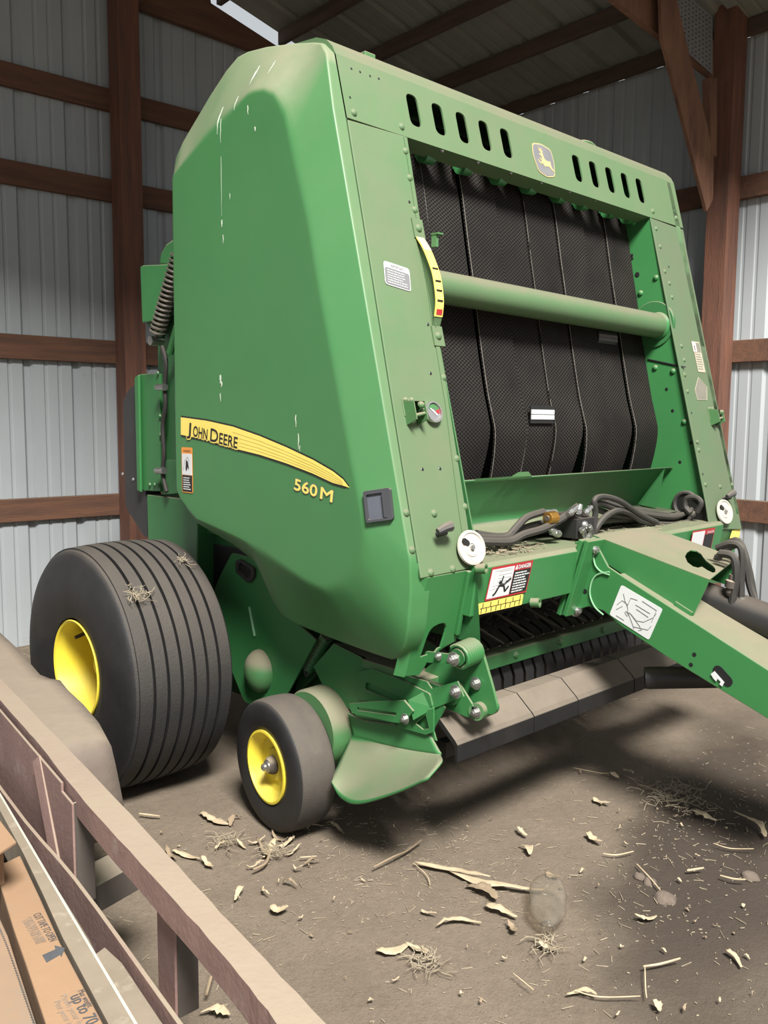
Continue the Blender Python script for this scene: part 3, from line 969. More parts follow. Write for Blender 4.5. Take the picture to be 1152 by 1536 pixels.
# stickers on the uprights
def f_frame(x, z, tilt=0.0):
    return frame(face_f(x, z, 0.0012), (1, 0.268 * tilt, tilt), bv)


so = [(-1.01, 1.863)][0]
mp = f_frame(*so, -0.12)
sticker('notice_decal', up_l, mp, 0.112, 0.078, 'decal_silver', 0.012)
MB().plate(rounded([(0.004, 0.004), (0.108, 0.004), (0.108, 0.058), (0.004, 0.058)], 0.008, 3), mp, 0.0008, 0.0018).build('notice_panel', M['decal_grey'], up_l)
lettering('lettering', 'IMPORTANT', 0.014, frame(mp(0.03, 0.062, 0.0012), (1, -0.032, -0.12), bv), M['decal_grey'], up_l, 0.055)
text_rows(up_l, mp, 0.012, 0.052, 0.086, 6, 0.008, 0.0035, 'decal_silver', 0.0024, 5)
for px, (w, h), mat, rows in ((([(0.918, 1.764)][0]), (0.075, 0.055), 'decal_tan', 0), (([(0.924, 1.676)][0]), (0.07, 0.098), 'decal_tan', 7)):
    mp = f_frame(*px, 0)
    sticker('faded_decal', up_r, mp, w, h, mat, 0.004)
    if rows:
        text_rows(up_r, mp, 0.006, h - 0.012, w - 0.012, rows, 0.0115, 0.004, 'decal_dim', 0.002, 9)
    else:
        patch(up_r, 'decal_picture', mp, 0.004, 0.006, 0.032, h - 0.006, 'decal_white')
        patch(up_r, 'decal_mark', mp, 0.012, 0.01, 0.022, 0.036, 'decal_red')
        patch(up_r, 'decal_picture', mp, 0.038, 0.006, w - 0.004, h - 0.006, 'decal_dim', 0.0015)
hp = [(0.914, 1.651), (0.978, 1.608), (0.952, 1.549), (0.862, 1.547), (0.856, 1.592)]
MB().plate(hp, face_f, 0.0004, 0.0012).build('arrow_decal', M['decal_dim'], up_r)
b = MB()
for i in range(5):
    b.tube([face_f(*hp[i], 0.0015), face_f(*hp[(i + 1) % 5], 0.0015)], 0.0012, 4)
b.build('arrow_outline', M['decal_tan'], up_r)

# latch brackets on both uprights
def latch_bracket(parent, px):
    x, z = px
    br = MB()
    fm = lambda a, c, t: face_f(x + a * 0.68, z + c * 0.68, t * 0.62)
    br.plate([(-0.045, -0.02), (0.03, -0.02), (0.03, 0.06), (-0.045, 0.06)], fm, 0, 0.004)
    for sx_ in (-0.04, 0.03):
        br.add([fm(sx_, 0.05, 0.0), fm(sx_, 0.03, 0.075), fm(sx_, -0.05, 0.075), fm(sx_, -0.06, 0.0),
                fm(sx_ + 0.005, 0.05, 0.0), fm(sx_ + 0.005, 0.03, 0.075), fm(sx_ + 0.005, -0.05, 0.075), fm(sx_ + 0.005, -0.06, 0.0)],
               [(0, 1, 2, 3), (7, 6, 5, 4), (0, 4, 5, 1), (1, 5, 6, 2), (2, 6, 7, 3)])
    br.add([fm(-0.04, 0.05, 0.004), fm(0.035, 0.05, 0.004), fm(0.035, 0.03, 0.075), fm(-0.04, 0.03, 0.075)], [(0, 1, 2, 3)])
    br.tube([fm(-0.03, -0.03, 0.06), fm(0.03, -0.02, 0.06)], 0.006, 8)
    br.tube([fm(-0.03, -0.05, 0.02), fm(0.03, 0.0, 0.06)], 0.005, 8)
    for a in (-0.025, 0.015):
        br.dome(fm(a, 0.052, 0.004), (0, -0.966, 0.259), 0.009, 0.008, 10, 3)
    br.dome(fm(0.0, 0.012, 0.075), (0, -0.8, 0.5), 0.012, 0.012, 10, 3)
    return br.build('latch_bracket', M['green_dirty'], parent, bevel=0.001)


latch_bracket(up_l, [(-0.997, 1.472)][0])
latch_bracket(up_r, [(0.97, 1.473)][0])

# round pressure gauge
gx, gz = [(-0.909, 1.469)][0]
nrm = Vector((0, -0.966, 0.259))
gc = Vector(face_f(gx, gz, 0.0))
g = MB().lathe([(0, 0.033), (0.016, 0.035), (0.019, 0.034), (0.019, 0.029), (0.012, 0.028)], gc, nrm, 28)
dial = g.build('pressure_gauge', M['zinc'], up_l, smooth=True)
mp = frame(gc + nrm * 0.012, (1, 0, 0), bv)
MB().plate(circle(0, 0, 0.029, 28), mp, 0, 0.001).build('gauge_face', M['decal_grey'], up_l)
arc = lambda a0, a1, r0, r1: [(r0 * math.cos(a0 + (a1 - a0) * i / 10), r0 * math.sin(a0 + (a1 - a0) * i / 10)) for i in range(11)] + [(r1 * math.cos(a1 + (a0 - a1) * i / 10), r1 * math.sin(a1 + (a0 - a1) * i / 10)) for i in range(11)]
MB().plate(arc(0.4, 2.6, 0.012, 0.026), mp, 0.0012, 0.002).build('gauge_green_band', M['green'], up_l)
MB().plate(arc(-0.2, 0.38, 0.012, 0.026), mp, 0.0012, 0.002).build('gauge_red_band', M['decal_red'], up_l)
MB().plate([(-0.014, 0.010), (0.012, -0.012), (0.016, -0.008), (-0.012, 0.013)], mp, 0.002, 0.003).build('gauge_needle', M['decal_white'], up_l)

# knob and white twine discs
def knob(parent, px):
    c = Vector(face_f(*px, 0))
    b = MB().cyl(c, c + nrm * 0.035, 0.010, None, 10)
    b.tube([c + nrm * 0.035 + Vector((-0.035, 0, 0.004)), c + nrm * 0.04 + Vector((-0.012, 0, 0.012)), c + nrm * 0.04 + Vector((0.012, 0, 0.016)), c + nrm * 0.035 + Vector((0.026, 0, 0.008))], [0.010, 0.014, 0.017, 0.010], 8)
    return b.build('turn_knob', M['grey_plastic'], parent, smooth=True)


knob(up_l, [(-0.976, 1.105)][0])
knob(up_r, [(0.913, 1.105)][0])


def twine_disc(parent, px, tilt):
    ax = (nrm + Vector((tilt, 0, 0))).normalized()
    c = Vector(face_f(*px, 0.012))
    b = MB().lathe([(0, 0.0005), (0, 0.050), (0.008, 0.056), (0.014, 0.054), (0.015, 0.047), (0.011, 0.044), (0.010, 0.030), (0.013, 0.027), (0.013, 0.014), (0.009, 0.012), (0.009, 0.0005)], c, ax, 32)
    d = b.build('twine_disc', M['white_plastic'], parent, smooth=True)
    MB().cyl(c, c + ax * 0.02, 0.007, None, 6).build('disc_bolt', M['zinc'], parent)
    q = frame(c + ax * 0.0105, (1, 0, 0), bv)
    MB().plate(slot((-0.030, 0.024), (-0.018, 0.016), 0.0085), q, 0.0, 0.0045).build('disc_slot', M['decal_black'], parent)
    MB().cyl(c - nrm * 0.012, c + ax * 0.002, 0.018, None, 12).build('disc_stem', M['dark_steel'], parent)
    return d


twine_disc(up_l, [(-0.857, 1.05)][0], -0.12)
twine_disc(up_r, [(0.858, 1.047)][0], -0.12)

# bale-size indicator: bowed yellow strip on two green feet
GX = -0.815
gp = [(-0.297, 2.037), (-0.327, 1.999), (-0.351, 1.958), (-0.373, 1.91), (-0.385, 1.859), (-0.389, 1.819), (-0.384, 1.777)]
gp = [tuple(p) for p in catmull([(a, b, 0) for a, b in gp], 5)]
strip = MB()
wv = 0.036
vs = []
for (y, z, _) in gp:
    vs += [(GX - wv / 2, y, z), (GX + wv / 2, y, z), (GX + wv / 2, y + 0.004, z), (GX - wv / 2, y + 0.004, z)]
n = len(gp)
strip.add(vs, [(4 * i + j, 4 * i + (j + 1) % 4, 4 * i + 4 + (j + 1) % 4, 4 * i + 4 + j) for i in range(n - 1) for j in range(4)] + [(3, 2, 1, 0), (4 * n - 4, 4 * n - 3, 4 * n - 2, 4 * n - 1)])
ind = part(strip, 'bale_size_indicator', 'decal_yellow', bevel=0.0)
ind['label'] = 'bowed yellow bale-size strip with black marks'
mk = [(0.46, 'decal_black'), (0.57, 'decal_black'), (0.69, 'decal_black'), (0.82, 'decal_black')]
for f, mm in mk:
    y, z, _ = gp[int(f * (n - 1))]
    MB().box((GX, y - 0.001, z), (wv * 0.7, 0.002, 0.006)).build('indicator_mark', M[mm], ind)
y, z, _ = gp[int(0.91 * (n - 1))]
y2, z2, _ = gp[int(0.975 * (n - 1))]
MB().add([(GX - wv * .38, y - 0.0012, z), (GX + wv * .38, y - 0.0012, z), (GX + wv * .38, y2 - 0.0012, z2), (GX - wv * .38, y2 - 0.0012, z2)], [(0, 1, 2, 3)]).build('indicator_red_mark', M['decal_red'], ind)
k0 = int(0.24 * (n - 1))
vs = []
for (y, z, _) in gp[:k0]:
    vs += [(GX - wv * .5, y - 0.0012, z), (GX + wv * .5, y - 0.0012, z)]
MB().add(vs, [(2 * i, 2 * i + 1, 2 * i + 3, 2 * i + 2) for i in range(k0 - 1)]).build('indicator_cap', M['decal_tan'], ind)
ft = MB()
(xa, za), (xb, zb) = [(-0.795, 2.065), (-0.816, 1.715)]
for x_, z_, d in ((GX, za, 1), (GX, zb, -1)):
    ft.plate([(x_ - 0.022, z_ - 0.032), (x_ + 0.026, z_ - 0.032), (x_ + 0.026, z_ + 0.032), (x_ - 0.022, z_ + 0.032)], face_f, 0, 0.006)
ft.add([face_f(GX - 0.018, za - 0.03, 0.004), face_f(GX + 0.018, za - 0.03, 0.004), (GX + 0.018, gp[0][0] + 0.003, gp[0][1]), (GX - 0.018, gp[0][0] + 0.003, gp[0][1])], [(0, 1, 2, 3)])
ft.add([face_f(GX - 0.018, zb + 0.03, 0.004), face_f(GX + 0.018, zb + 0.03, 0.004), (GX + 0.018, gp[-1][0] + 0.002, gp[-1][1]), (GX - 0.018, gp[-1][0] + 0.002, gp[-1][1])], [(0, 1, 2, 3)])
ft.plate([(gp[4][0] + 0.01, gp[4][1])] + [(p[0] + 0.012, p[1]) for p in gp[4:-3:4]] + [(yF(zb), zb + 0.03), (yF(za), za - 0.05)], lambda a, c, t: (GX + t, a, c), -0.006, -0.002)
foot = ft.build('indicator_bracket', M['green_front'], ind, bevel=0.001)
rivet(ind, GX, za, k=1.1, lift=0.006)
rivet(ind, GX, zb, k=1.1, lift=0.006)
MB().box((-0.785, -0.335, 2.025), (0.012, 0.02, 0.04)).box((-0.78, -0.34, 2.046), (0.026, 0.03, 0.005)).build('indicator_pointer', M['green_dirty'], ind)


# ---- inner side sheets of the bale chamber, belts, roll bar
def inner_sheet(x, s):
    out = [(yF(2.37) - 0.0, 2.37), (yF(1.0) + 0.004, 1.0), (-0.50, 0.80), (0.2, 0.62), (0.9, 0.75), (1.25, 1.2), (1.3, 1.8), (0.9, 2.35), (0.3, 2.62), (0.0, 2.6)]
    return MB().plate(out, face_x(x, s), 0.0, 0.006)


xin = lambda z: 0.0
ins_l = part(inner_sheet(-0.805, -1), 'chamber_side', 'green_dark')
ins_r = part(inner_sheet(0.78, 1), 'chamber_side', 'green')
SPH = bpy.data.meshes.new('r')
_o = MB().dome((0, 0, 0), (-1, 0, 0), 0.0135, 0.010, 12, 3).build('rivet', M['green'], None, smooth=True, angle=60)
RIVX = _o.data
bpy.data.objects.remove(_o)
_o = MB().dome((0, 0, 0), (-1, 0, 0), 0.008, 0.001, 10, 2).build('hole', M['decal_black'])
HOLX = _o.data
bpy.data.objects.remove(_o)
for (y, z), me, k in [(p, RIVX, 1) for p in [(-0.24, 2.097), (-0.165, 2.036), (-0.254, 1.693), (-0.343, 1.674), (-0.408, 1.448)]] + [(p, HOLX, 1) for p in [(-0.113, 2.213), (-0.114, 2.198), (-0.314, 1.595), (-0.348, 1.498), (-0.394, 1.268), (-0.444, 1.356)]] + [(p, HOLX, 1.6) for p in [(-0.144, 2.122)]]:
    o = bpy.data.objects.new('rivet' if me is RIVX else 'hole', me)
    C.objects.link(o)
    o.parent = ins_r
    o.location = (0.779, y, z)
    o.scale = (k, k, k)
# seam where the lower sheet laps
(sy0, sz0), (sy1, sz1) = [(-0.215, 1.733), (-0.387, 1.693)]
MB().tube([(0.778, sy0, sz0), (0.778, sy1, sz1), (0.79, yF(sz1) - 0.012, sz1)], 0.004, 6).build('sheet_seam', M['decal_black'], ins_r)

BP = [(0.06, 2.56), (0.0, 2.52), (-0.04, 2.46), (-0.065, 2.40), (-0.095, 2.28), (-0.13, 2.10), (-0.163, 1.945), (-0.19, 1.80), (-0.218, 1.67), (-0.245, 1.55), (-0.268, 1.47), (-0.280, 1.425), (-0.281, 1.39), (-0.277, 1.35), (-0.268, 1.30), (-0.25, 1.225), (-0.21, 1.12), (-0.1, 1.0)]
EL = [-0.800, -0.588, -0.390, -0.190, -0.008, 0.196, 0.402, 0.585]
ER = [-0.594, -0.400, -0.196, -0.013, 0.186, 0.398, 0.575, 0.776]
ELB = [-0.800, -0.588, -0.372, -0.190, -0.008, 0.225, 0.402, 0.598]
ERB = [-0.594, -0.420, -0.200, -0.020, 0.150, 0.400, 0.545, 0.776]
acc = [0.0]
for i in range(1, len(BP)):
    acc.append(acc[-1] + math.hypot(BP[i][0] - BP[i - 1][0], BP[i][1] - BP[i - 1][1]))
belts = []
for k in range(8):
    vs, uvs = [], []
    dy = (0.0, 0.006, -0.004, 0.004, -0.002, -0.006, 0.004, 0.0)[k]
    for (y, z), a in zip(BP, acc):
        f = ease(1.47, 1.2, z)
        l, r = EL[k] * (1 - f) + ELB[k] * f, ER[k] * (1 - f) + ERB[k] * f
        sh_ = -0.012 * ease(2.3, 1.5, z) if 0 < k < 7 else 0
        for xx, th in ((l, 0), (r, 0), (r, 0.008), (l, 0.008)):
            vs.append((xx + sh_, y + dy + th, z))
            uvs.append((xx, a))
    n = len(BP)
    fs = [(4 * i + j, 4 * i + (j + 1) % 4, 4 * i + 4 + (j + 1) % 4, 4 * i + 4 + j) for i in range(n - 1) for j in range(4)]
    o = MB().add(vs, fs).build('belt', None, baler, smooth=True, angle=50)
    o.data.materials.append(M['belt'])
    lay = o.data.uv_layers.new(name='UVMap')
    for lp in o.data.loops:
        lay.data[lp.index].uv = uvs[lp.vertex_index]
    belts.append(o)
    if k:                                        # pale frayed cord on the cut edge
        rng = random.Random(k)
        cv = [Vector(vs[4 * i]) + Vector((0, -0.001, 0)) for i in range(2, n - 1)]
        cv = catmull(cv, 6)
        e = MB()
        i = 0
        strong = k in (2, 5, 7, 3)
        while i < len(cv) - 1:
            j = min(len(cv) - 1, i + rng.randint(3, 9) * (2 if strong else 1))
            e.tube(cv[i:j + 1] if j > i + 1 else [cv[i], cv[j]], 0.0011 if strong else 0.0008, 4)
            i = j + (0 if strong else rng.randint(0, 2))
        eo = e.build('edge_cord', M['cord'], o)
        eo['kind'] = 'stuff'


part(MB().box((-0.01, 0.075, 1.7), (1.57, 0.01, 1.6)), 'dark_belt_backing', 'black')  # added dark sheet standing in for the shaded chamber behind the belts


def lacing(belt, x0, x1, z0, z1, y, mat):
    b = MB().box(((x0 + x1) / 2, y + 0.004, (z0 + z1) / 2), (x1 - x0, 0.006, (z1 - z0) * 1.7))
    l = b.build('belt_lacing', M['decal_black'], belt, bevel=0.001)
    c = MB()
    n = 13
    for i in range(n):
        cx = x0 + (x1 - x0) * (i + 0.5) / n
        for zz in ((z0 + z1) / 2 + (z1 - z0) * 0.25, (z0 + z1) / 2 - (z1 - z0) * 0.25):
            c.box((cx, y - 0.001, zz), ((x1 - x0) / n * 0.72, 0.005, (z1 - z0) * 0.44))
    c.build('lacing_hooks', M[mat], belt, bevel=0.001)


lacing(belts[3], -0.188, -0.040, 1.452, 1.492, -0.287, 'decal_white')
lacing(belts[6], 0.398, 0.545, 1.795, 1.825, -0.196, 'decal_grey')
# green roll guides and bolts under the header lip
for x in (-0.60, -0.40, -0.20, -0.01, 0.19, 0.36, 0.57, 0.73):
    b = MB().lathe([(0, 0.001), (0, 0.026), (0.06, 0.026), (0.065, 0.02), (0.065, 0.001)], (x - 0.03, -0.12, 2.368), (1, 0.15, 0.1), 14)
    b.box((x, -0.095, 2.40), (0.05, 0.03, 0.06))
    part(b, 'roll_guide', 'green', smooth=True)
_o = MB().dome((0, 0, 0), (0, -0.3, -1), 0.009, 0.010, 8, 2).build('lip_bolt', M['zinc'], None, smooth=True)
LB = _o.data
bpy.data.objects.remove(_o)
for i in range(7):
    o = bpy.data.objects.new('lip_bolt', LB)
    C.objects.link(o)
    o.parent = header
    o.location = (-0.60 + i * 0.19, yF(2.375) + 0.012, 2.377)

# roll bar across the opening
tubec = [(-0.83, -0.265, 1.898), (0.785, -0.262, 1.880)]
b = MB().cyl(tubec[0], tubec[1], 0.054, None, 32)
bar = part(b, 'cross_tube', 'green_front', smooth=True)
b = MB().cyl((0.79, -0.235, 1.888), (0.772, -0.235, 1.888), 0.105, None, 36)
b.build('tube_flange', M['green_dark'], bar, bevel=0.003, smooth=True)
MB().lathe([(0, 0.054), (0.012, 0.062), (0.02, 0.054)], (0.755, -0.262, 1.880), (1, 0, 0), 32).build('weld_ring', M['green'], bar, smooth=True)

# scoop-shaped tray below the belts
XL, XR = -0.800, 0.775
tr = MB()
tp_ = [(-0.363, 1.243), (-0.350, 1.236), (-0.30, 1.17), (-0.255, 1.105), (-0.235, 1.07), (-0.25, 1.058), (-0.36, 1.05), (-0.40, 1.045)]
vs = []
for y, z in tp_:
    vs += [(XL, y, z), (XR, y, z)]
tr.add(vs, [(2 * i, 2 * i + 1, 2 * i + 3, 2 * i + 2) for i in range(len(tp_) - 1)])
tray = part(tr, 'crop_tray', 'green_dark', smooth=True, angle=40)
_s = tray.modifiers.new('thickness', 'SOLIDIFY')
_s.thickness = 0.004
_s.offset = 0
MB().plate([(-0.363, 1.243), (-0.235, 1.07), (-0.33, 1.06)], face_x(0.70, 1), 0, 0.004).build('tray_gusset', M['green_dark'], tray)
MB().add([(-0.60, -0.366, 1.248), (-0.40, -0.366, 1.248), (-0.36, -0.366, 1.262), (-0.30, -0.366, 1.262), (-0.28, -0.366, 1.245), (-0.60, -0.36, 1.235), (-0.28, -0.36, 1.235)], [(0, 1, 2, 3, 4, 6, 5)]).build('tray_lip', M['green_dirty'], tray)

# front cross-beam with dirt on it
bm2 = MB()
sec = [(-0.576, 0.836), (-0.602, 0.99), (-0.588, 1.003), (-0.30, 1.003), (-0.28, 0.99), (-0.28, 0.85)]
vs = [(x, y, z + (0.012 if x > 0 else 0)) for x in (-0.86, 0.80) for y, z in sec]
bm2.add(vs, [(i, (i + 1) % 6, 6 + (i + 1) % 6, 6 + i) for i in range(6)] + [(0, 1, 2, 3, 4, 5), (6, 7, 8, 9, 10, 11)])
beam = part(bm2, 'cross_beam', 'green', bevel=0.003)
b = MB()
rng = random.Random(5)
for i in range(420):
    x = rng.choice((rng.uniform(-0.80, -0.40), rng.uniform(-0.2, 0.72), rng.uniform(-0.80, -0.5)))
    y = rng.uniform(-0.55, -0.33)
    a = rng.uniform(0, 3.14)
    b.box((x, y, 1.008 + rng.uniform(0, 0.012)), (rng.uniform(0.008, 0.035), 0.003, 0.002), Matrix.Rotation(a, 3, 'Z'))
crop = b.build('chaff', M['straw'], beam)
crop['kind'] = 'stuff'
for px, nm in (([(-0.551, -0.58, 0.84)][0], 'hose_eye'), ([(-0.869, -0.61, 0.995)][0], 'hose_eye')):
    MB().lathe([(0, 0.009), (0, 0.016), (0.03, 0.016), (0.03, 0.009)], Vector(px) + Vector((0, 0.0, 0)), (0.3, -1, 0.1), 16, True).build(nm, M['green_dirty'], beam, smooth=True)
# danger sticker and yellow scale below it
DV = Vector((0.13, -0.165, 1))
do, dr = (-0.804, -0.5855, 0.881), (-0.592, -0.5855, 0.883)
mp0 = frame(Vector(do) + Vector((0, -0.0015, 0)), Vector(dr) - Vector(do), DV)
mp = lambda a, c, t: tuple(Vector(mp0(a, c, t)) + Vector((c * 0.12, 0, 0)))
w, h = (Vector(dr) - Vector(do)).length, 0.110
sticker('danger_decal', beam, mp, w, h, 'decal_red', 0.003)
patch(beam, 'decal_picture', mp, 0.005, 0.006, w * 0.55, h - 0.008, 'decal_white')
patch(beam, 'decal_text_panel', mp, w * 0.56, 0.006, w - 0.005, h - 0.026, 'decal_black')
lettering('lettering', 'DANGER', 0.019, frame(mp(w * 0.645, h - 0.0205, 0.0016), Vector(dr) - Vector(do), DV), M['decal_white'], beam, w * 0.31, bold=0.0006)
MB().plate([(w * 0.58, h - 0.0215), (w * 0.635, h - 0.0215), (w * 0.607, h - 0.006)], mp, 0.001, 0.0022).build('danger_triangle', M['decal_white'], beam)
text_rows(beam, mp, w * 0.6, h - 0.032, w * 0.36, 8, 0.009, 0.004, 'decal_white', 0.0024, 8)
fig = MB()
fig.plate(circle(w * 0.27, 0.055, 0.0065, 10), mp, 0.0016, 0.0024)
for a, c, t_ in (((0.27, 0.047), (0.38, 0.043), 0.012), ((0.30, 0.05), (0.32, 0.075), 0.006), ((0.27, 0.045), (0.2, 0.02), 0.008), ((0.38, 0.046), (0.52, 0.062), 0.008), ((0.38, 0.04), (0.43, 0.02), 0.008), ((0.43, 0.02), (0.5, 0.036), 0.007), ((0.2, 0.02), (0.15, 0.014), 0.007)):
    p, q = Vector((a[0] * w, a[1])), Vector((c[0] * w, c[1]))
    d_ = (q - p).normalized()
    e_ = Vector((-d_.y, d_.x)) * t_ / 2
    fig.plate([tuple(p - e_), tuple(q - e_), tuple(q + e_), tuple(p + e_)], mp, 0.0016, 0.0024)
fig.build('decal_figure', M['decal_black'], beam)
b = MB()
for a, c in (((.1, .05), (.1, .125)), ((.1, .125), (.5, .128)), ((.5, .128), (.5, .07)), ((.2, .06), (.2, .12)), ((.2, .12), (.5, .12)), ((.2, .105), (.5, .105)), ((.2, .09), (.5, .09)), ((.2, .075), (.5, .075)), ((.1, .06), (.5, .066)), ((.06, .045), (.2, .05)), ((.35, .06), (.45, .065))):
    b.tube([mp(a[0] * w, a[1] * 0.77, 0.0018), mp(c[0] * w, c[1] * 0.77, 0.0018)], 0.0008, 4)
b.build('decal_outline', M['decal_silver'], beam)
yo, yr = (-0.834, -0.5785, 0.840), (-0.604, -0.5785, 0.841)
mp = frame(Vector(yo) + Vector((0, -0.0015, 0)), Vector(yr) - Vector(yo), DV)
w, h = (Vector(yr) - Vector(yo)).length, 0.038
sticker('scale_decal', beam, mp, w, h, 'decal_yellow', 0.006)
b = MB()
for i in range(9):
    x_ = w * (0.08 + 0.105 * i)
    b.plate([(x_, 0.003), (x_ + 0.003, 0.003), (x_ + 0.003, 0.018), (x_, 0.018)], mp, 0.001, 0.0018)
for i in range(6):
    x_ = w * (0.10 + 0.165 * i)
    b.plate([(x_, 0.020), (x_ + 0.003, 0.020), (x_ + 0.003, 0.036), (x_, 0.036)], mp, 0.001, 0.0018)
b.plate([(w * .05, 0.0185), (w * .95, 0.0185), (w * .95, 0.0200), (w * .05, 0.0200)], mp, 0.001, 0.0018)
b.build('scale_marks', M['decal_black'], beam)

# valve block with fittings
vb = Vector(([(-0.147, -0.47, 1.055)][0]))
b = MB().box(vb, (0.115, 0.10, 0.075)).box(vb + Vector((0.0, 0.02, 0.045)), (0.16, 0.06, 0.02))
valve = part(b, 'valve_block', 'black', bevel=0.004)
q = [(-0.318, -0.5, 1.105), (-0.35, -0.5, 1.105)]
MB().cyl(q[0], Vector(q[1]) + Vector((-0.012, 0, 0)), 0.024, 0.022, 14).build('brass_cap', M['brass'], valve, bevel=0.003)
MB().cyl(Vector(q[1]) + Vector((-0.012, 0, 0)), Vector(q[1]) + Vector((-0.016, 0, 0)), 0.010, None, 10).build('cap_screw', M['dark_steel'], valve)
def fitting(p, q, r):
    p, q = Vector(p), Vector(q)
    b = MB()
    d = q - p
    b.cyl(p, p + d * .45, r * 0.8, None, 10).cyl(p + d * .1, p + d * .4, r * 1.15, None, 6).cyl(p + d * .45, p + d * .8, r, r * 0.85, 10).cyl(p + d * .8, q, r * .75, None, 10)
    return b.build('hose_fitting', M['zinc'], valve, smooth=True)
for pp in ([(-0.29, -0.5, 1.038), (-0.357, -0.5, 1.072)], [(-0.282, -0.5, 1.042), (-0.34, -0.5, 1.052)], [(-0.206, -0.52, 1.109), (-0.187, -0.52, 1.144)], [(-0.089, -0.48, 1.092), (-0.069, -0.48, 1.126)], [(-0.204, -0.54, 1.061), (-0.181, -0.54, 1.027)], [(-0.161, -0.54, 1.068), (-0.137, -0.54, 1.026)], [(-0.265, -0.52, 1.113), (-0.208, -0.52, 1.138)], [(-0.148, -0.51, 1.106), (-0.101, -0.51, 1.13)], [(-0.236, -0.45, 1.112), (-0.318, -0.45, 1.12)], [(-0.25, -0.47, 1.083), (-0.332, -0.47, 1.087)]):
    fitting(pp[0], pp[1], 0.0115)
MB().dome(Vector(vb) + Vector((-0.01, -0.05, 0.012)), (0, -1, 0), 0.016, 0.012, 12, 3).build('port_plug', M['zinc'], valve, smooth=True)

HOSES = [
    ([(-0.72, -0.47, 1.065), (-0.641, -0.47, 1.054), (-0.552, -0.47, 1.05), (-0.494, -0.47, 1.083), (-0.442, -0.47, 1.111), (-0.345, -0.47, 1.124)], 0.0135),
    ([(-0.755, -0.5, 1.058), (-0.66, -0.5, 1.047), (-0.571, -0.5, 1.041), (-0.498, -0.5, 1.058), (-0.384, -0.5, 1.07), (-0.265, -0.5, 1.101), (-0.178, -0.5, 1.135)], 0.0145),
    ([(-0.678, -0.44, 1.072), (-0.569, -0.44, 1.053), (-0.484, -0.44, 1.053), (-0.401, -0.44, 1.072), (-0.29, -0.44, 1.081)], 0.0115),
    ([(-0.04, -0.48, 1.017), (-0.026, -0.48, 1.098), (-0.034, -0.48, 1.149), (0.025, -0.48, 1.159), (0.146, -0.48, 1.134), (0.302, -0.48, 1.07), (0.439, -0.48, 1.027)], 0.0115),
    ([(-0.029, -0.46, 1.122), (0.035, -0.46, 1.131), (0.157, -0.46, 1.1), (0.284, -0.46, 1.08), (0.473, -0.46, 1.051), (0.645, -0.46, 1.036), (0.794, -0.46, 1.061)], 0.012),
    ([(-0.02, -0.47, 1.019), (0.046, -0.47, 1.071), (0.141, -0.47, 1.096), (0.241, -0.47, 1.079), (0.348, -0.47, 1.038), (0.542, -0.47, 1.009), (0.718, -0.47, 1.008), (0.805, -0.47, 1.064)], 0.0125),
    ([(0.021, -0.44, 1.112), (0.166, -0.44, 1.076), (0.319, -0.44, 1.054), (0.538, -0.44, 1.036), (0.712, -0.44, 1.044), (0.843, -0.44, 1.09)], 0.012),
    ([(0.008, -0.42, 1.054), (0.2, -0.42, 1.05), (0.408, -0.42, 1.035), (0.634, -0.42, 1.009), (0.785, -0.42, 0.995), (0.927, -0.42, 1.028)], 0.012),
    ([(0.106, -0.43, 1.133), (0.23, -0.43, 1.103), (0.387, -0.43, 1.077), (0.612, -0.43, 1.044), (0.732, -0.43, 1.036), (0.815, -0.43, 1.06), (0.775, -0.43, 1.099)], 0.011),
    ([(0.7, -0.524, 1.058), (0.7, -0.543, 1.097), (0.7, -0.518, 1.121), (0.7, -0.475, 1.113), (0.7, -0.47, 1.077), (0.7, -0.496, 1.05)], 0.012),
]
for pts, r in HOSES:
    part(MB().tube(pts, r, 8, 5), 'hose', 'hose', smooth=True)
q = [(-0.529, -0.475, 1.07), (-0.521, -0.475, 1.027)]
MB().tube([q[0], q[1]], 0.006, 6).build('hose_tie', M['decal_black'], beam)
# rubber-edged opening in the right chamber side where the hoses go through
oc = [(-0.404, 1.103), (-0.522, 1.017)]
y0, z0 = oc[0]
y1, z1 = oc[1]
ring = [(0.775, y, z) for y, z in slot(((y0 * .75 + y1 * .25), (z0 * .72 + z1 * .28)), ((y0 * .3 + y1 * .7), (z0 * .3 + z1 * .7)), 0.055, 8)]
MB().tube(ring + [ring[0]], 0.010, 8).build('grommet', M['rubber'], ins_r, smooth=True)
MB().plate([(p[1], p[2]) for p in ring], face_x(0.777, -1), 0, 0.0015).build('hose_opening', M['decal_black'], ins_r)

# ---- lower corner column under the left upright, and its plain twin on the right
def colmap(a, c, t):                       # front of the column leans back below the panel
    y = -0.573 + (0.985 - c) * 0.28
    return (a, y - t, c)


def column(name, sx_, off, flare):
    q = lambda x: sx_ * x + off
    out = [(q(-1.052), 0.984), (q(-0.862), 0.986), (q(-0.835), 0.90), (q(-0.845), 0.745), (q(-0.925), 0.735), (q(-0.955), 0.70), (q(-0.985), 0.655), (q(-1.052), 0.665)]
    hole = rounded([(q(-1.0), 0.72), (q(-0.915), 0.725), (q(-0.905), 0.825), (q(-0.985), 0.815)], [0, 0, 0.04, 0.03])
    hole = [(x, min(z, 0.83)) for x, z in hole]
    return MB().plate(out, colmap, -0.008, 0.0, [hole])


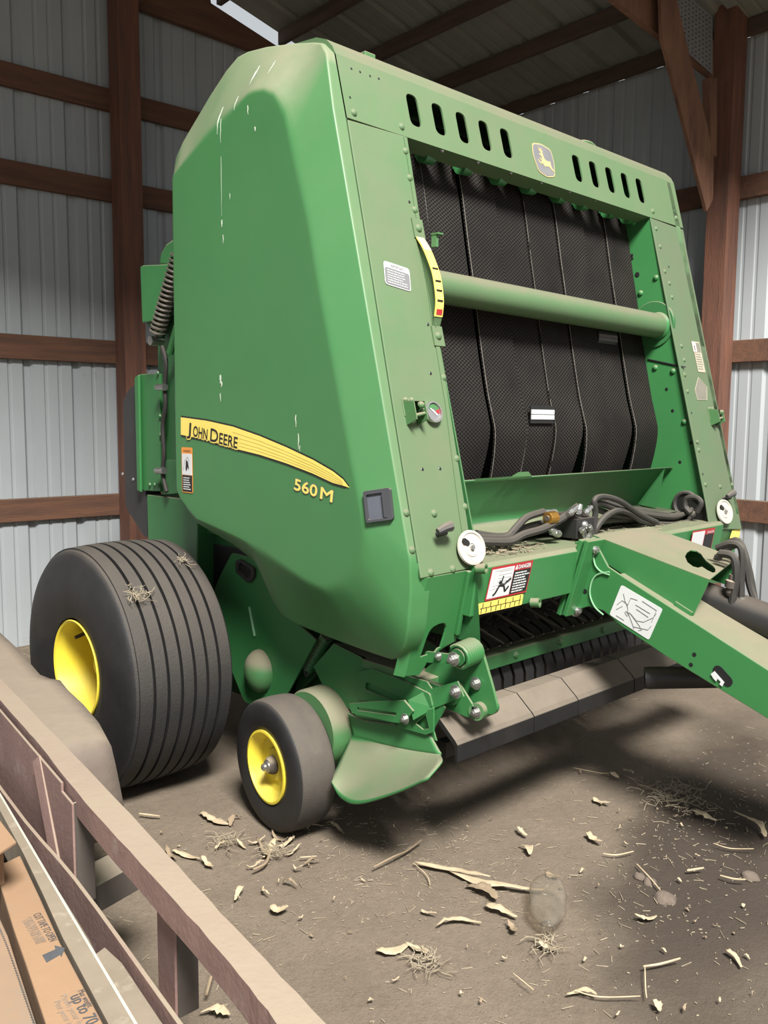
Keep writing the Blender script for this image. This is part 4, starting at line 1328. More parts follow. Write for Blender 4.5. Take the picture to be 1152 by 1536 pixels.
col = part(column('corner_column', 1, 0.0, 0), 'corner_column', 'green', bevel=0.002)
b = MB().add([colmap(-1.052, 0.984, 0), colmap(-1.052, 0.662, 0), colmap(-1.084, 0.672, -0.02), colmap(-1.080, 0.985, -0.012)], [(0, 1, 2, 3)])
b.build('column_flange', M['green'], col)
MB().beam(colmap(-0.872, 0.985, 0.006), colmap(-0.855, 0.77, 0.006), 0.016, 0.014, (0, 1, 0)).build('column_rib', M['green'], col, bevel=0.003)
MB().add([(-0.86, -0.60, 0.99), (-0.835, -0.60, 0.75), (-0.835, -0.2, 0.75), (-0.86, -0.2, 0.99)], [(0, 1, 2, 3)]).build('column_inner', M['green_dark'], col)
part(MB().plate([(0.735, 0.985), (1.036, 0.965), (1.02, 0.70), (0.80, 0.72)], colmap, -0.008, 0.0), 'corner_column', 'green_dirty')
# stickers on the far end of the beam and right column
mp = frame((0.50, -0.592, 0.885), (1, 0, 0), (0, -0.165, 1))
sticker('danger_decal', beam, mp, 0.20, 0.115, 'decal_red', 0.003)
patch(beam, 'decal_picture', mp, 0.005, 0.005, 0.11, 0.108, 'decal_white')
patch(beam, 'decal_text_panel', mp, 0.115, 0.005, 0.195, 0.09, 'decal_black')
lettering('lettering', 'DANGER', 0.016, frame((0.625, -0.611, 0.978), (1, 0, 0), (0, -0.165, 1)), M['decal_white'], beam, 0.062)
yq = [(0.914, -0.56, 0.895), (0.953, -0.56, 0.961), (1.041, -0.56, 0.963), (1.022, -0.56, 0.891)]
MB().add([Vector(p) + Vector((0, -0.01, 0)) for p in yq], [(0, 1, 2, 3)]).build('yellow_decal', M['decal_yellow'], beam)


# ---- pick-up: side shield with skid, link plates, spring, gauge wheel, wind guard, tines
PX = -0.95
sh_o = [(0.088, 0.554), (-0.024, 0.662), (-0.164, 0.643), (-0.232, 0.616), (-0.359, 0.627), (-0.479, 0.628), (-0.56, 0.561), (-0.51, 0.478), (-0.525, 0.445), (-0.361, 0.449), (-0.166, 0.42), (-0.096, 0.45), (0.013, 0.472)]
pickup = part(MB().plate(sh_o, face_x(PX, -1), -0.006, 0.0), 'pickup_shield', 'green', bevel=0.002)
b = MB()
# flared skid: upright band that curves outwards at the bottom
edge_in = [(-0.955, -0.084, 0.437), (-0.955, -0.171, 0.428), (-0.955, -0.287, 0.444), (-0.955, -0.397, 0.46), (-0.955, -0.501, 0.459)]
edge_mid = [(-0.96, -0.136, 0.372), (-0.96, -0.218, 0.376), (-0.96, -0.316, 0.382), (-0.96, -0.424, 0.397), (-0.96, -0.546, 0.419)]
edge_mid2 = [(-0.966, -0.122, 0.336), (-0.966, -0.218, 0.354), (-0.966, -0.322, 0.37), (-0.966, -0.43, 0.387), (-0.966, -0.558, 0.413)]
edge_out = [(-1.1, -0.195, 0.254), (-1.1, -0.235, 0.212), (-1.1, -0.318, 0.217), (-1.1, -0.486, 0.307), (-1.1, -0.626, 0.398)]
edge_lo = [(-1.04, -0.148, 0.274), (-1.04, -0.267, 0.287), (-1.04, -0.387, 0.324), (-1.04, -0.506, 0.369), (-1.04, -0.628, 0.435)]
rows = [edge_in, edge_mid, edge_mid2, edge_lo, edge_out]
vs, n5 = [], 5
cols = [catmull([r[i] for r in rows], 5) for i in range(5)]
fine = []
for j in range(len(cols[0])):
    fine.append(catmull([c[j] for c in cols], 4))
nc = len(fine[0])
for r in fine:
    vs += [tuple(p) for p in r]
b.add(vs, [(j * nc + i, j * nc + i + 1, (j + 1) * nc + i + 1, (j + 1) * nc + i) for j in range(len(fine) - 1) for i in range(nc - 1)])
skid = b.build('skid_plate', M['green_skid'], pickup, smooth=True, angle=70)
sm = skid.modifiers.new('thickness', 'SOLIDIFY')
sm.thickness = 0.006
# stiffening frame of the shield: two slanted ribs and pressed bracket
MB().plate([(-0.365, 0.486), (-0.524, 0.555), (-0.525, 0.478), (-0.491, 0.46), (-0.365, 0.452)], face_x(-0.962, -1), -0.003, 0.003, [[(-0.447, 0.485), (-0.49, 0.525), (-0.505, 0.485), (-0.479, 0.474)]]).build('shield_bracket', M['green'], pickup, bevel=0.001)
MB().plate(rounded([(-0.159, 0.59), (-0.239, 0.619), (-0.366, 0.613), (-0.501, 0.595), (-0.516, 0.556), (-0.368, 0.515), (-0.173, 0.499)], 0.006, 2), face_x(-0.957, -1), -0.003, 0.004, [rounded([(-0.203, 0.56), (-0.216, 0.568), (-0.379, 0.551), (-0.376, 0.539), (-0.336, 0.532), (-0.203, 0.541)], 0.004, 2)]).build('slotted_plate', M['green'], pickup, bevel=0.001)
# upper arm from the shield back to the frame
arm = MB().plate([(-0, 0.654), (-0.072, 0.644), (-0.339, 0.632), (-0.46, 0.619), (-0.601, 0.614), (-0.575, 0.569), (-0.401, 0.548), (-0.143, 0.548), (-0.019, 0.573)], face_x(-0.93, -1), -0.02, 0.0)
part(arm, 'pickup_arm', 'green', bevel=0.002)
dustcap = MB().box([(-0.93, -0.259, 0.624)][0], (0.05, 0.16, 0.03))
part(dustcap, 'arm_cap', 'green_dirty', bevel=0.003)
# slotted strap bent towards the lift plate
so_ = [(-0.157, 0.485), (-0.27, 0.52), (-0.42, 0.561), (-0.462, 0.536), (-0.421, 0.486), (-0.366, 0.476), (-0.171, 0.456)]
strap = MB().plate(so_, face_x(-0.985, -1), 0, 0.008, [[(-0.198, 0.484), (-0.387, 0.513), (-0.387, 0.502), (-0.198, 0.472)]])
s1 = [(-0.985, -0.432, 0.563), (-0.985, -0.456, 0.504)]
s2 = [(-0.955, -0.484, 0.602), (-0.955, -0.519, 0.552)]
s3 = [(-0.95, -0.607, 0.657), (-0.95, -0.633, 0.615)]
strap.add([s1[0], s1[1], s2[1], s2[0]], [(0, 1, 2, 3)])
strap.add([s2[0], s2[1], s3[1], s3[0]], [(0, 1, 2, 3)])
st_ = part(strap, 'lift_strap', 'green')
smo = st_.modifiers.new('thickness', 'SOLIDIFY')
smo.thickness = 0.006
# lift plate: rounded triangle behind the spring
lp = rounded([(-0.396, 0.635), (-0.546, 0.743), (-0.589, 0.772), (-0.632, 0.76), (-0.683, 0.641), (-0.705, 0.579), (-0.69, 0.555), (-0.611, 0.547), (-0.463, 0.568), (-0.391, 0.56)], 0.02, 3)
lift_plate = part(MB().plate(lp, face_x(-0.87, -1), -0.005, 0.005), 'lift_plate', 'green', bevel=0.002)
MB().plate([(-0.558, 0.633), (-0.574, 0.639), (-0.647, 0.567), (-0.639, 0.54), (-0.604, 0.535), (-0.514, 0.543)], face_x(-0.90, -1), 0, 0.008).build('front_link', M['green'], lift_plate, bevel=0.002)
t0_, t1_ = [(-0.905, -0.646, 0.56)][0], [(-0.8, -0.622, 0.551)][0]
MB().cyl(t0_, t1_, 0.027, None, 18).build('spacer_tube', M['green_dirty'], lift_plate, smooth=True)
MB().plate(rounded([(-0.487, 0.73), (-0.625, 0.745), (-0.626, 0.717), (-0.487, 0.694)], 0.008), face_x(-0.96, -1), 0, 0.008).build('spring_arm', M['green'], lift_plate, bevel=0.002)
c0, c1 = Vector([(-0.965, -0.614, 0.734)][0]), Vector([(-0.875, -0.61, 0.742)][0])
MB().spring(c0 + (c1 - c0) * .12, c1, 0.036, 0.0065, 8, 6, 14).build('torsion_spring', M['green'], lift_plate, smooth=True)
MB().cyl(c0 + (c1 - c0) * .05, c1, 0.027, None, 14).build('spring_core', M['green_dark'], lift_plate, smooth=True)


def bolt(parent, p, ax, r=0.012):
    p, ax = Vector(p), Vector(ax).normalized()
    b = MB().cyl(p, p + ax * 0.003, r * 1.6, None, 16).cyl(p + ax * .003, p + ax * (r * 1.1), r, None, 6).cyl(p, p + ax * r * 1.7, r * .55, None, 8)
    return b.build('bolt', M['zinc'], parent, bevel=0.0008)


bolt(lift_plate, c0 + (c0 - c1) * .12, (-1, 0, 0), 0.014)
bolt(lift_plate, [(-0.97, -0.547, 0.727)][0], (-1, 0, 0), 0.009)
bolt(lift_plate, [(-0.878, -0.621, 0.639)][0], (-1, 0, 0), 0.013)
bolt(lift_plate, [(-0.962, -0.613, 0.629)][0], (-1, 0, 0), 0.013)
bolt(lift_plate, t0_, (-1, 0, 0), 0.012)
bolt(st_, [(-0.995, -0.43, 0.504)][0], (-1, 0, 0), 0.011)
# extension spring with hooked end and the small rod
e0, e1 = [(-0.9, 0.073, 0.66), (-0.9, 0.182, 0.517)]
ext = part(MB().spring(e0, e1, 0.021, 0.0048, 17, 6, 12), 'extension_spring', 'green', smooth=True)
MB().cyl(e0, e1, 0.0165, None, 12).build('spring_core', M['green'], ext, smooth=True)
MB().tube([(-0.9, 0.182, 0.519), (-0.9, 0.206, 0.504), (-0.9, 0.19, 0.487), (-0.9, 0.17, 0.507)], 0.005, 6, 3).build('spring_hook', M['zinc'], ext)
part(MB().tube([(-0.93, 0.011, 0.604), (-0.93, -0.055, 0.569), (-0.93, -0.066, 0.516), (-0.93, -0.037, 0.456)], 0.0035, 6, 3), 'wire_rod', 'black')
b = MB().beam(*[(-0.86, 0.2, 0.513), (-0.86, 0.389, 0.35)], 0.02, 0.07).beam(*[(-0.86, 0.261, 0.539), (-0.86, 0.324, 0.379)], 0.02, 0.03)
part(b, 'drive_cover', 'green_dark', bevel=0.002)
ch = MB()
ca, cb = [Vector(p) for p in [(-0.875, 0.189, 0.634), (-0.875, 0.369, 0.372)]]
for i in range(20):
    ch.box(ca.lerp(cb, i / 19), (0.012, 0.011, 0.012))
cho = part(ch, 'drive_chain', 'black')
cho['kind'] = 'stuff'
# lower frame plates in the gap behind the shield
b = MB().plate([(0.925, 0.888), (-0.334, 0.708), (-0.514, 0.654), (-0.46, 0.484), (-0.072, 0.41), (0.447, 0.282), (0.682, 0.253)], face_x(-0.80, -1), 0, 0.006)
part(b, 'lower_frame_sheet', 'green_dark')
b = MB().plate([(-0, 0.647), (-0.307, 0.635), (-0.46, 0.624), (-0.46, 0.593), (-0.26, 0.583), (-0, 0.606)], lambda a, c, t: (-0.93 + t, a, c + 0.0), 0.0, 0.08)
part(b, 'frame_ledge', 'green_dirty', bevel=0.002)

# gauge wheel: smooth tyre on a yellow rim
def sidewalls(o, ax, lim=0.62):
    """the flanks of a tyre are clean black rubber, the tread carries the dirt"""
    o.data.materials.append(M['sidewall'])
    for p in o.data.polygons:
        if abs(p.normal.dot(ax)) > lim:
            p.material_index = 1


GA = Vector((1, -0.109, 0.018)).normalized()       # axle points inwards (+x); wheel leans a little
GC = Vector((-1.155, 0.094, 0.233))
R_ = 0.236
gc0 = GC
side = [(0.020, .50), (0.0, .53), (-0.008, .64), (-0.010, .76), (-0.008, .86), (-0.002, .93), (0.006, .968), (0.020, .988), (0.042, .996), (0.071, 1.0)]
wd = 0.142
profw = [(a, R_ * r) for a, r in side] + [(wd - a, R_ * r) for a, r in reversed(side)]
gw = MB().lathe(profw, gc0, GA, 64).build('gauge_wheel', M['tyre_small'], baler, smooth=True, angle=60)
sidewalls(gw, GA)
gw['label'] = 'small smooth gauge wheel with yellow rim'
rim = MB().lathe([(0.0, .130), (-0.008, .130), (-0.009, .122), (0.010, .113), (0.018, .102), (0.034, .097), (0.042, .076), (0.040, .062), (0.030, .055), (0.030, .036), (0.024, .030)], gc0, GA, 48)
rim.build('wheel_rim', M['yellow'], gw, smooth=True, angle=40)
hb = MB().lathe([(0.034, .034), (0.014, .032), (0.006, .027), (0.002, .024), (0.002, .0005)], gc0, GA, 24)
hb.build('wheel_hub', M['dark_steel'], gw, smooth=True)
MB().lathe([(0.004, .022), (-0.004, .021), (-0.008, .014), (-0.016, .013), (-0.020, .008), (-0.020, .0005)], gc0, GA, 12).build('hub_nut', M['zinc'], gw, smooth=True)
# big round arm the wheel hangs on
a0, a1 = gc0 + GA * 0.10 + Vector((0, 0.0, 0.02)), Vector((-0.955, -0.09, 0.375))
b = MB()
cyc = Vector([(-0.985, 0.015, 0.357)][0])
b.lathe([(0, 0.001), (0, 0.135), (0.012, 0.142), (0.12, 0.142), (0.13, 0.135), (0.13, 0.001)], cyc + Vector((-0.045, 0, 0)), (1, 0, 0.02), 40)
part(b, 'wheel_arm_housing', 'green_dirty', smooth=True, angle=40)
part(MB().beam(gc0 + GA * 0.13, cyc + Vector((-0.03, 0, -0.02)), 0.05, 0.07), 'wheel_arm', 'green', bevel=0.006)

# wind guard: long dusty plate over a black channel, in four joined lengths
WG = [(-0.94, -0.545, 0.505), (0.95, -0.555, 0.500)]
seams = [-0.95, -0.56, -0.30, 0.08, 0.95]
sect = [(-0.475, 0.520), (-0.535, 0.520), (-0.60, 0.468), (-0.612, 0.455), (-0.612, 0.400), (-0.60, 0.396), (-0.598, 0.446), (-0.53, 0.500), (-0.475, 0.500)]
wind = None
for i in range(4):
    x0, x1 = seams[i] + 0.002, seams[i + 1] - 0.002
    b = MB()
    k = len(sect)
    b.add([(x, y, z) for x in (x0, x1) for y, z in sect], [(j, (j + 1) % k, k + (j + 1) % k, k + j) for j in range(k)] + [tuple(range(k)), tuple(range(k, 2 * k))])
    part(b, 'wind_guard', 'steel_roll', bevel=0.002)
part(MB().beam((-0.90, -0.50, 0.40), (0.9, -0.50, 0.40), 0.04, 0.05), 'guard_pipe', 'black')
gb = part(MB().beam((-0.80, -0.36, 0.60), (0.85, -0.36, 0.605), 0.05, 0.025).beam((-0.80, -0.385, 0.585), (0.85, -0.385, 0.59), 0.006, 0.05), 'guard_bar', 'green_dark', bevel=0.002)
for x in (-0.72, -0.38, -0.1, 0.2, 0.5):
    MB().dome((x, -0.388, 0.59), (0, -1, 0.1), 0.014, 0.010, 8, 2).build('bar_bolt', M['green_dark'], gb)
for i in range(9):
    x = -0.72 + 0.18 * i
    part(MB().tube([(x, -0.36, 0.60), (x - 0.10, -0.22, 0.70), (x - 0.16, -0.08, 0.74)], 0.006, 6), 'guard_tine', 'spring')
# stripper bands: each a bent black strip over the tine reel
bandp = [(-0.36, 0.40), (-0.36, 0.50), (-0.33, 0.57), (-0.28, 0.62), (-0.20, 0.655), (-0.11, 0.66), (-0.02, 0.635), (0.05, 0.57)]
b = MB()
vs = []
for y, z in bandp:
    vs += [(-0.025, y, z), (0.025, y, z)]
b.add(vs, [(2 * i, 2 * i + 1, 2 * i + 3, 2 * i + 2) for i in range(len(bandp) - 1)])
_o = b.build('stripper_band', M['black'], None, smooth=True)
BAND = _o.data
bpy.data.objects.remove(_o)
for i in range(25):
    o = bpy.data.objects.new('stripper_band', BAND)
    C.objects.link(o)
    o.parent = baler
    o.location = (-0.78 + 0.066 * i, 0, 0)
part(MB().cyl((-0.82, -0.14, 0.46), (0.85, -0.14, 0.46), 0.14, None, 20), 'tine_reel', 'black', smooth=True)
_o = MB().tube([(0, 0, 0), (0, -0.05, 0.12), (0.004, -0.11, 0.2)], 0.004, 5).build('tine', M['spring'])
TINE = _o.data
bpy.data.objects.remove(_o)
for i in range(24):
    for dy, rz in ((-0.20, 0.5), (-0.10, 0.0)):
        o = bpy.data.objects.new('tine', TINE)
        C.objects.link(o)
        o.parent = baler
        o.location = (-0.747 + 0.066 * i, dy, 0.52)
        o.rotation_euler = (rz, 0, 0)
part(MB().add([(-0.83, 0.12, 0.45), (0.82, 0.12, 0.45), (0.82, 0.10, 0.98), (-0.83, 0.10, 0.98)], [(0, 1, 2, 3)]), 'throat_plate', 'black')

# ---- lower side cover with grip and domed bearing cap
lc = [(0.606, 0.913), (0.68, 0.825), (0.757, 0.716), (0.691, 0.567), (0.62, 0.427), (0.532, 0.317), (0.449, 0.315), (0.24, 0.419), (0.073, 0.656), (0.206, 0.707), (0.329, 0.763), (0.393, 0.87), (0.436, 0.909)]
lower = part(MB().plate(rounded(lc, 0.012, 2), face_x(-0.95, -1), -0.008, 0.0), 'lower_cover', 'green', bevel=0.002)
gpx = rounded([(0.565, 0.883), (0.537, 0.897), (0.438, 0.872), (0.439, 0.836), (0.475, 0.807), (0.562, 0.84)], 0.012, 3)
cy_ = sum(p[0] for p in gpx) / len(gpx)
cz_ = sum(p[1] for p in gpx) / len(gpx)
ring_in = [(cy_ + (y - cy_) * .68, cz_ + (z - cz_) * .66) for y, z in gpx]
MB().plate(gpx, face_x(-0.951, -1), 0, 0.012, [ring_in]).build('cover_grip', M['black_bare'], lower, bevel=0.003)
MB().plate(ring_in, face_x(-0.951, -1), 0, 0.002).build('grip_recess', M['decal_black'], lower)
dc = Vector([(-0.95, 0.415, 0.468)][0])
dm = MB()
vs, fs = [], []
for i in range(9):
    t = math.pi / 2 * i / 8
    for j in range(28):
        q = 2 * math.pi * j / 28
        vs.append((-0.95 - 0.058 * math.sin(t), dc.y + 0.078 * math.cos(t) * math.cos(q), dc.z + 0.086 * math.cos(t) * math.sin(q)))
fs = [(i * 28 + j, i * 28 + (j + 1) % 28, (i + 1) * 28 + (j + 1) % 28, (i + 1) * 28 + j) for i in range(8) for j in range(28)]
dm.add(vs, fs).build('bearing_dome', M['green_dirty'], lower, smooth=True, angle=80)
q = [(-0.953, 0.484, 0.712), (-0.953, 0.449, 0.601)]
MB().tube(q, 0.005, 6).build('paint_scrape', M['green_scrape'], lower)

# ---- frame box, rear gate parts and rear shield seen behind the side panel
fb = [(1.385, 1.092), (0.942, 1.093), (0.945, 0.983), (0.955, 0.659), (1.331, 0.6), (1.381, 0.891)]
fbx = part(MB().plate(fb, face_x(-0.90, -1), -0.12, 0.0), 'frame_box', 'green', bevel=0.004)
part(MB().plate([(1.008, 1.062), (0.975, 1.065), (0.987, 0.648), (1.02, 0.643)], face_x(-0.86, -1), -0.25, 0.0), 'frame_post', 'green', bevel=0.003)
part(MB().beam((-0.80, 0.55, 0.35), (-0.80, 1.35, 0.35), 0.1, 0.14), 'main_rail', 'green_dark', bevel=0.004)
part(MB().beam((-0.78, 0.5, 0.75), (-0.78, 0.95, 0.75), 0.08, 0.3), 'chamber_box', 'black', bevel=0.004)
part(MB().cyl((-1.25, 0.905, 0.468), (1.25, 0.905, 0.468), 0.045, None, 16), 'axle', 'green_dark', smooth=True)
gs = [(1.201, 2.061), (1.235, 1.105), (1.331, 1.099), (1.347, 1.655), (1.292, 1.818)]
gs = [(0.6, 2.25), (0.6, 0.95), (1.30, 0.95), (1.36, 1.2), (1.34, 1.95), (1.15, 2.3)]
gate = part(MB().plate(gs, face_x(-0.84, -1), 0, 0.01), 'gate_side', 'green_dark', bevel=0.002)
part(MB().plate([(0.6, 2.25), (0.6, 0.95), (1.30, 0.95), (1.36, 1.2), (1.34, 1.95), (1.15, 2.3)], face_x(0.84, 1), 0, 0.01), 'gate_side', 'green_dark', bevel=0.002)
part(MB().add([(-0.84, 1.30, 0.95), (0.84, 1.30, 0.95), (0.84, 1.36, 1.2), (-0.84, 1.36, 1.2), (0.84, 1.34, 1.95), (-0.84, 1.34, 1.95), (0.84, 1.15, 2.3), (-0.84, 1.15, 2.3)], [(0, 1, 2, 3), (3, 2, 4, 5), (5, 4, 6, 7)]), 'gate_back', 'green_dark')
gc = [(1.456, 1.638), (1.417, 1.652), (1.24, 1.646), (1.261, 1.116), (1.41, 1.109), (1.454, 1.132)]
chn = MB().plate(gc, face_x(-0.90, -1), -0.05, 0.0)
chn = part(chn, 'gate_channel', 'green', bevel=0.003)
MB().plate([(1.447, 1.634), (1.408, 1.648), (1.414, 1.103), (1.446, 1.111)], face_x(-0.905, -1), 0, 0.012).build('channel_flange', M['green'], chn, bevel=0.003)
part(MB().plate([(1.286, 1.831), (1.156, 1.88), (1.13, 1.646), (1.147, 1.119), (1.315, 1.108)], face_x(-0.87, -1), -0.02, 0.0), 'gate_inner_channel', 'green_dark', bevel=0.002)
part(MB().plate([(1.261, 1.258), (1.126, 1.264), (1.131, 1.114), (1.267, 1.099)], face_x(-0.885, -1), -0.02, 0.0), 'gate_foot', 'green', bevel=0.002)
for p in [(-0.905, 1.249, 1.649), (-0.905, 1.238, 1.458), (-0.905, 1.179, 1.458), (-0.905, 1.236, 1.374), (-0.905, 1.263, 1.143), (-0.905, 1.343, 1.142), (-0.905, 1.299, 1.144)]:
    MB().dome(p, (-1, 0, 0), 0.010, 0.008, 8, 2).build('bolt', M['green'], chn)
shd = rounded([(1.627, 1.406), (1.627, 1.535), (1.557, 1.59), (1.425, 1.627), (1.423, 1.096), (1.388, 0.891), (1.446, 0.885), (1.626, 1.017)], 0.03, 4)
shield = part(MB().plate(shd, face_x(-0.885, -1), -0.08, 0.0), 'rear_shield', 'charcoal', bevel=0.012)
for p in [(-0.887, 1.644, 1.176), (-0.887, 1.537, 1.155)]:
    MB().dome(p, (-1, 0, 0), 0.010, 0.006, 10, 2).build('shield_screw', M['zinc'], shield)
lb = [(1.402, 2.133), (1.377, 2.139), (1.096, 2.111), (1.103, 1.902), (1.231, 1.883), (1.394, 1.884)]
lbx = part(MB().plate(lb, face_x(-0.90, -1), -0.10, 0.0), 'lamp_box', 'green', bevel=0.004)
MB().plate([(1.394, 1.884), (1.231, 1.883), (1.103, 1.902), (1.106, 1.817), (1.304, 1.83)], face_x(-0.88, -1), -0.03, 0.0).build('lamp_box_base', M['green_dark'], lbx, bevel=0.002)
MB().plate(rounded([(1.422, 2.114), (1.402, 2.124), (1.409, 1.987), (1.428, 1.983)], 0.005), face_x(-0.90, -1), -0.06, -0.02).build('lamp_lens', M['decal_orange'], lbx)
arcp = [(1.31, 2.136), (1.29, 2.186), (1.242, 2.22), (1.16, 2.238), (1.115, 2.248), (1.12, 2.107)]
part(MB().plate(arcp, face_x(-0.86, -1), -0.08, 0.0), 'gate_rim', 'green_dark', bevel=0.012)
s0_, s1_ = [(-0.95, 1.167, 1.817), (-0.95, 1.012, 2.061)]
s1_ = tuple(Vector(s0_) + (Vector(s1_) - Vector(s0_)) * 1.3)
gsp = part(MB().spring(s0_, s1_, 0.032, 0.0065, 17, 6, 12), 'gate_spring', 'spring', smooth=True)
MB().tube([Vector(s0_) + Vector((0, 0.03, -0.03)), s0_, Vector(s0_).lerp(Vector(s1_), .1)], 0.008, 6).build('spring_rod', M['spring'], gsp)
MB().cyl(Vector(s0_) + Vector((-0.02, 0.03, -0.03)), Vector(s0_) + Vector((0.04, 0.03, -0.03)), 0.021, None, 14).build('spring_pin', M['zinc'], gsp, smooth=True)
part(MB().beam(*[(-0.9, 1.233, 1.811), (-0.9, 1.1, 1.987)], 0.02, 0.05), 'spring_lever', 'green_dark', bevel=0.002)
part(MB().tube([(-0.93, 1.097, 1.729), (-0.93, 1.032, 1.838)], 0.016, 10), 'gate_strut', 'green', smooth=True)
part(MB().tube([(-0.93, 1.164, 1.761), (-0.93, 1.133, 1.687), (-0.93, 1.148, 1.586), (-0.93, 1.145, 1.499), (-0.93, 1.172, 1.411), (-0.93, 1.165, 1.293), (-0.93, 1.18, 1.203), (-0.93, 1.148, 1.122)], 0.0105, 8, 4), 'hose', 'hose', smooth=True)
for pp in ([(-0.94, 1.194, 1.584), (-0.94, 1.125, 1.583)], [(-0.94, 1.215, 1.214), (-0.94, 1.144, 1.217)]):
    MB().cyl(pp[0], pp[1], 0.015, None, 10).build('hose_clamp', M['zinc'], chn, smooth=True)

# ---- the two big tyres
def big_wheel(c, s):
    R, w = 0.487, 0.44
    side = [(0.04, .40), (0.008, .425), (-0.006, .52), (-0.010, .66), (-0.008, .78), (0.0, .87), (0.008, .925), (0.020, .957), (0.030, .966)]
    prof = [(a, R * r) for a, r in side]
    n = 7
    span = w - 0.06
    cr = lambda x: R * (1.0 - 0.030 * ((x - w / 2) / (w / 2)) ** 2)
    for i in range(n):
        a = 0.030 + span * i / n
        b_ = 0.030 + span * (i + 1) / n
        g = 0.0065
        prof += [(a + (g if i else 0), cr(a + g)), ((a + b_) / 2, cr((a + b_) / 2)), (b_ - (g if i < n - 1 else 0), cr(b_ - g))]
        if i < n - 1:
            prof += [(b_ - g + 0.002, cr(b_) - 0.017), (b_ + g - 0.002, cr(b_) - 0.017)]
    prof += [(w - a, R * r) for a, r in reversed(side)]
    t = MB().lathe(prof, c, (-s, 0, 0), 112).build('large_tyre', M['tyre'], baler, smooth=True, angle=38)
    sidewalls(t, Vector((1, 0, 0)))
    rm = MB().lathe([(0.03, .190), (0.008, .198), (0.004, .195), (0.008, .187), (0.030, .180), (0.05, .178), (0.09, .172), (0.13, .168), (0.17, .165), (0.185, .150), (0.180, .115), (0.170, .10), (0.170, .05)], c, (-s, 0, 0), 64)
    r = rm.build('wheel_rim', M['yellow'], t, smooth=True, angle=35)
    MB().lathe([(0.17, .065), (0.13, .06), (0.11, .045), (0.10, .04), (0.10, .0005)], c, (-s, 0, 0), 28).build('wheel_hub', M['yellow'], t, smooth=True, angle=35)
    for k in range(6):
        q = 2 * math.pi * k / 6 + 0.3
        p = Vector(c) + Vector((-s * 0.172, 0.085 * math.cos(q), 0.085 * math.sin(q)))
        MB().cyl(p, p + Vector((s * 0.02, 0, 0)), 0.013, None, 6).build('lug_nut', M['zinc'], t)
    q = 0.75
    MB().cyl(Vector(c) + Vector((-s * 0.10, 0.160 * math.cos(q), 0.160 * math.sin(q))), Vector(c) + Vector((-s * 0.06, 0.148 * math.cos(q), 0.148 * math.sin(q))), 0.008, None, 8).build('valve_stem', M['rubber'], t)
    return t


tyre_l = big_wheel((-1.487, 0.905, 0.468), -1)
tyre_l['label'] = 'wide ribbed tyre on a deep yellow rim'
big_wheel((1.487, 0.905, 0.468), 1)

# ---- tongue, its cover, driveline, jack tube, hoses
TXL, TXR = -0.255, 0.14
def_t = face_x(TXL, -1)
tg = [(-0.545, 1.017), (-0.628, 1.026), (-0.685, 0.943), (-0.733, 0.921), (-1.254, 0.696), (-1.428, 0.62), (-1.437, 0.465), (-1.262, 0.543), (-0.919, 0.669), (-0.74, 0.744), (-0.672, 0.784), (-0.609, 0.789), (-0.554, 0.765)]
tl = MB().plate(tg, def_t, -0.010, 0.0)
tongue = part(tl, 'tongue', 'green', bevel=0.003)
MB().plate(tg, face_x(TXR, 1), -0.010, 0.0).build('tongue_far_side', M['green'], tongue, bevel=0.003)
tt_ = [(-0.255, -0.72, 0.919), (-0.255, -0.996, 0.802), (-0.255, -1.254, 0.69), (-0.255, -1.428, 0.614)]
b = MB()
for i in range(3):
    p, q = Vector(tt_[i]), Vector(tt_[i + 1])
    b.add([p, q, (TXR, q.y, q.z), (TXR, p.y, p.z)], [(0, 1, 2, 3)])
tb_ = [(-0.255, -0.672, 0.787), (-0.255, -0.919, 0.671), (-0.255, -1.262, 0.545), (-0.255, -1.437, 0.469)]
for i in range(3):
    p, q = Vector(tb_[i]), Vector(tb_[i + 1])
    b.add([p, q, (TXR, q.y, q.z), (TXR, p.y, p.z)], [(0, 1, 2, 3)])
b.add([tt_[3], tb_[3], (TXR, *tb_[3][1:]), (TXR, *tt_[3][1:])], [(0, 1, 2, 3)])
b.build('tongue_box', M['green_dirty'], tongue)
# reinforcing plate whose edge shows as two arcs with weld beads
b = MB()
b.tube([(-0.26, -0.628, 0.972), (-0.26, -0.637, 0.942), (-0.26, -0.662, 0.922), (-0.26, -0.695, 0.916)], 0.003, 6, 4)
b.tube([(-0.26, -0.694, 0.926), (-0.26, -0.646, 0.91), (-0.26, -0.623, 0.878), (-0.26, -0.619, 0.834), (-0.26, -0.64, 0.794), (-0.26, -0.676, 0.771)], 0.003, 6, 4)
b.build('weld_bead', M['green_scrape'], tongue, smooth=True)
fl = MB()
for dy in (0.0, 0.026):
    fl.beam((-0.27, -0.527 - dy, 0.755), (-0.27, -0.612 - dy, 1.035), 0.10, 0.018, (0, 1, 0))
fl = part(fl, 'tongue_flange', 'green', bevel=0.003)
for p in [(-0.262, -0.578, 0.998), (-0.262, -0.512, 0.769)]:
    bolt(fl, Vector(p) + Vector((0, -0.05, 0)), (-0.3, -1, 0), 0.015)
bolt(fl, [(-0.255, -0.6, 1.033)][0], (0, -0.3, 1), 0.012)
for p in [(-0.6, 0.916), (-0.595, 0.842)]:
    MB().plate(circle(*p, 0.009), face_x(TXL, -1), 0.0, 0.0012).build('hole', M['decal_black'], tongue)
for p in [(-1.016, 0.696), (-1.006, 0.66)]:
    MB().plate(circle(*p, 0.007), face_x(TXL, -1), 0.0, 0.0012).build('hole', M['decal_black'], tongue)
(ya, za), (yb, zb) = [(-1.098, 0.66), (-1.13, 0.633)]
